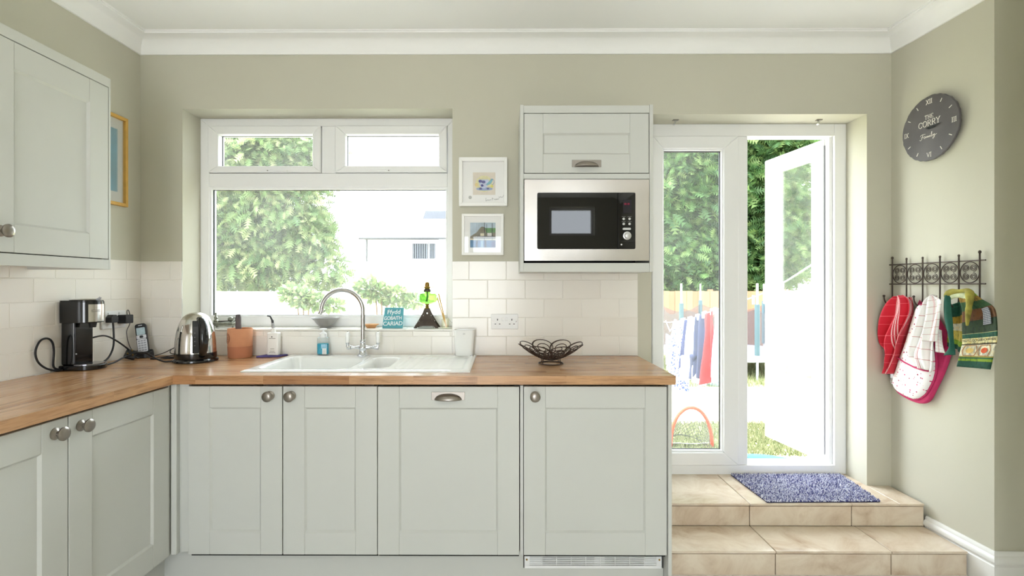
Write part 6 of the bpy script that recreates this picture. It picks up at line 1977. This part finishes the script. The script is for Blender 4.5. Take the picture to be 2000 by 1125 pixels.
MB().tube([(2.675, 6.85, GZ), (2.67, 6.86, 0.86)], 0.018, 8).build('prop', PST, wl)
for k, y in enumerate((4.25, 4.75, 5.3, 5.55)):
    p = line_at(y)
    tag(MB().box(p.x - 0.012, p.x + 0.012, y - 0.008, y + 0.008, p.z - 0.075, p.z + 0.02).build('clothes_peg', ROPE, bevel=0.003), 'white clothes peg on the empty near part of the washing line', 'peg', 'pegs on the bare washing line')

def garment(name, label, cat, y0, y1, length, m, sleeves=False, taper=0.0, seed=0, legs=False):
    t_ = thing(name, label, cat, tuple(line_at((y0 + y1) / 2)), group='laundry on the washing line')
    rng = random.Random(seed); ph = rng.uniform(0, 6)
    def S(u, v):
        y = y0 + (y1 - y0) * u
        p = line_at(y)
        yy = y + taper * (u - 0.5) * v + 0.03 * math.sin(v * 4 + ph)
        L = length * (1 + 0.05 * math.sin(u * 7 + ph))
        x = p.x + (0.05 * math.sin(u * 9 + ph + v * 2) + 0.03 * math.sin(u * 17 + 1.3 * v)) * (0.3 + v)
        if legs and v > 0.45 and abs(u - 0.5) < 0.02: x += 0.0
        return (x, yy, p.z - L * v)
    MB().grid(26, 26, S).build('cloth', m, t_, smooth=True, solid=0.006)
    if sleeves:
        for sg, u in ((-1, 0.04), (1, 0.96)):
            b = S(u, 0.62)
            e = S(u, 0.95)
            MB().tube(catmull([b, ((b[0] + e[0]) / 2 + 0.02, (b[1] + e[1]) / 2 + sg * 0.05, (b[2] + e[2]) / 2), (e[0], e[1] + sg * 0.07, e[2] - 0.05)], 4), [0.055, 0.05, 0.05, 0.05, 0.048, 0.045, 0.045, 0.042, 0.04], 10).build('sleeve', m, t_, smooth=True)
    for u in (0.12, 0.88):
        p = line_at(y0 + (y1 - y0) * u)
        MB().box(p.x - 0.016, p.x + 0.016, p.y - 0.009, p.y + 0.009, p.z - 0.05, p.z + 0.035).build('peg', ROPE, t_, bevel=0.003)
    return t_
BLUEP = spot_mat('blue_white_print', (190, 196, 214), [(30, 48, 120), (46, 66, 140), (26, 40, 100)], 30, 0.42)
garment('patterned_dress', 'blue and white patterned dress at the far end of the washing line', 'dress', 7.55, 7.98, 1.02, BLUEP, seed=1, taper=0.12)
garment('grey_trousers', 'dark blue grey trousers hanging beside the patterned dress', 'trousers', 7.25, 7.52, 0.72, mat('slate_blue_cloth', (38, 44, 78), 0.9, var=0.15, scale=6), seed=2, legs=True)
garment('white_shirt', 'white shirt hanging on the line left of the coral shirt', 'shirt', 6.93, 7.22, 0.86, mat('white_cotton', (214, 218, 230), 0.9, var=0.03), seed=3, taper=0.25, sleeves=True)
garment('grey_jumper', 'grey blue jumper hanging between white and coral shirts', 'jumper', 6.68, 6.92, 0.82, mat('grey_blue_knit', (46, 52, 78), 0.95, var=0.15, scale=8), seed=4, sleeves=True)
garment('coral_shirt', 'coral red shirt hanging on the washing line', 'shirt', 6.38, 6.66, 0.90, mat('coral_cotton', (170, 30, 36), 0.9, var=0.12, scale=5), seed=5, taper=-0.02)
garment('pale_sheet', 'pale blue sheet on the line beside the coral shirt', 'sheet', 5.95, 6.36, 0.88, mat('pale_blue_cotton', (140, 154, 190), 0.9, var=0.06, scale=4), seed=6)
t = thing('striped_cloth', 'blue lettered cloth low behind the worktop end, far left of the laundry', 'cloth', (2.74, 8.3, 0.6), group='laundry on the washing line')
MB().grid(14, 14, lambda u, v: (2.72 + 0.03 * math.sin(u * 9), 8.05 + 0.45 * u, 0.46 - 0.52 * v)).build('cloth', stripe_mat('dark_striped_cloth', (214, 218, 232), [(1, 0.14, 0.05, 0, (70, 84, 120)), (0, 0.5, 0.08, 0, (110, 120, 160))]), t, smooth=True, solid=0.006)
MB().tube([(2.72, 8.05, 0.66), (2.73, 8.28, 0.52), (2.73, 8.5, 0.68)], 0.006, 6).build('hanger', ROPE, t)

# trampoline with safety net
tc_ = Vector((4.35, 9.9, GZ))
t = thing('trampoline', 'garden trampoline with padded poles and a dark safety net', 'trampoline', tc_)
TR = 1.25
def ringp(r, z, n=40): return [tc_ + Vector((r * math.cos(2 * PI * k / n), r * math.sin(2 * PI * k / n), z)) for k in range(n)]
MB().tube(ringp(TR, 0.32), 0.025, 8, closed=True).build('frame_ring', PST, t, smooth=True)
MB().lathe([(0, 0.315), (TR - 0.16, 0.318), (TR - 0.16, 0.325), (0, 0.322)], tc_, 40).build('jumping_mat', mat('black_mat', (30, 30, 34), 0.7), t)
MB().lathe([(TR - 0.19, 0.325), (TR + 0.03, 0.335), (TR + 0.035, 0.355), (TR - 0.19, 0.350)], tc_, 40).build('spring_pad', mat('lilac_pad', (206, 200, 220), 0.6), t, smooth='auto')
FOAM = mat('grey_green_foam', (66, 86, 90), 0.9, var=0.06)
for k in range(6):
    a = math.radians(-150 + k * 60)
    c = tc_ + Vector((TR * math.cos(a), TR * math.sin(a), 0))
    MB().cyl(c, c + Vector((0, 0, 0.32)), 0.022, n=8).build('leg', PST, t)
    pole = MB().cyl(c + Vector((0, 0, 0.32)), c + Vector((0, 0, 1.66)), 0.018, n=8).build('pole', ROPE, t)
    MB().cyl(c + Vector((0, 0, 0.42)), c + Vector((0, 0, 1.30)), 0.042, n=10).build('foam_sleeve', FOAM, pole, smooth='auto')
NETM = NT('dark_net')
trn = NETM.n('ShaderNodeBsdfTransparent'); mxn = NETM.n('ShaderNodeMixShader'); mxn.inputs[0].default_value = 0.45
NETM.b.inputs['Base Color'].default_value = (0.03, 0.03, 0.04, 1)
NETM.l(NETM.b.outputs[0], mxn.inputs[1]); NETM.l(trn.outputs[0], mxn.inputs[2]); NETM.l(mxn.outputs[0], NETM.out.inputs[0])
for k in range(6):
    a0, a1 = math.radians(-150 + k * 60), math.radians(-90 + k * 60)
    def N6(u, v, a0=a0, a1=a1):
        p = Vector((TR * math.cos(a0), TR * math.sin(a0), 0)).lerp(Vector((TR * math.cos(a1), TR * math.sin(a1), 0)), u) * 0.985
        zz = 0.36 + (1.22 - 0.36) * v - 0.16 * math.sin(PI * u) * v
        return tc_ + Vector((p.x, p.y, zz))
    MB().grid(10, 8, N6).build('net_panel', NETM.m, t, smooth=True)
# tarpaulin heap, rock, basin, blue lid
t = tag(MB().grid(18, 14, lambda u, v: (5.0 + 0.75 * u, 9.0 - 0.5 + 0.5 * v, GZ + 0.42 * math.sin(PI * min(1, u * 1.05)) * math.sin(PI * min(1, 0.15 + v * 0.8)) + 0.03 * math.sin(u * 20 + v * 9))).build('tarpaulin', mat('grey_green_tarp', (170, 190, 172), 0.6, var=0.1, scale=6), smooth=True, solid=0.01), 'crumpled grey green tarpaulin under the trampoline edge', 'tarpaulin')
mb = MB().sphere((0, 0, 0), 0.24, 14, (1.2, 0.9, 0.7))
random.seed(3)
mb.map(lambda x, y, z: (3.25 + x * (1 + 0.2 * math.sin(9 * y)), 9.1 + y, GZ + 0.12 + z * (1 + 0.2 * math.sin(7 * x))))
tag(mb.build('boulder', mat('grey_rock', (148, 138, 126), 0.95, var=0.25, scale=8), smooth=True), 'grey boulder on the grass below the laundry', 'rock')
t = tag(MB().lathe([(0, 0), (0.19, 0), (0.24, 0.13), (0.255, 0.13), (0.25, 0.12), (0.2, 0.012), (0, 0.012)], (3.48, 8.3, GZ), 32).build('laundry_basin', mat('pale_blue_plastic', (190, 212, 232), 0.4), smooth='auto'), 'pale blue laundry basin on the grass under the line', 'basin')
t = tag(MB().lathe([(0, 0.03), (0.45, 0.03), (0.50, 0.045), (0.52, 0.03), (0.52, 0.0), (0, 0)], (2.28, 4.22, GZ), 40).build('sandpit_cover', mat('sky_blue_plastic', (24, 104, 170), 0.35), smooth='auto'), 'round light blue lid lying on the grass by the door', 'lid')

# small pop-up football goal
gx, gy = 1.868, 5.02
t = thing('toy_goal', 'small toy goal with an orange arch and white net', 'goal', (gx, gy, GZ))
AR, AH = 0.207, 0.405
arch = [(gx - AR * math.cos(a), gy, GZ + AH * math.sin(a) ** 0.85) for a in np.linspace(0.02, PI - 0.02, 30)]
MB().tube(arch, 0.017, 10).build('arch', mat('orange_foam', (206, 66, 36), 0.7, var=0.04), t, smooth=True)
def goal_s(u, v):     # net: from the arch (v = 0) back down to the ground (v = 1)
    a = 0.05 + (PI - 0.1) * u
    x = gx - AR * math.cos(a); z = AH * math.sin(a) ** 0.85
    return Vector((gx + (x - gx) * (1 - 0.12 * v), gy + 0.34 * v * math.sin(a), GZ + z * (1 - 0.94 * v ** 1.4)))
nb = MB()
NC = mat('net_cord', (60, 60, 66), 0.9)
for k in range(-16, 33):
    for sg in (1, -1):
        pl_ = []
        for q in range(25):
            v = q / 24
            u = (k / 16.0 + 0.5 * v) if sg == 1 else (1 - k / 16.0 - 0.5 * v)
            if 0 <= u <= 1: pl_.append(goal_s(u, v))
        if len(pl_) > 2: nb.tube(pl_, 0.0018, 4)
o = nb.build('net', NC, t); o['kind'] = 'stuff'
MB().tube([goal_s(u, 0.98) for u in np.linspace(0, 1, 24)], 0.006, 6).build('net_hem', NC, t)
MB().grid(10, 3, lambda u, v: (gx - AR + 2 * AR * u, gy + 0.02 + 0.08 * v + 0.01 * math.sin(u * 9), GZ + 0.012 + 0.10 * (1 - v) * 0.3)).build('ground_skirt', mat('white_skirt', (244, 244, 244), 0.8), t, smooth=True, solid=0.004)
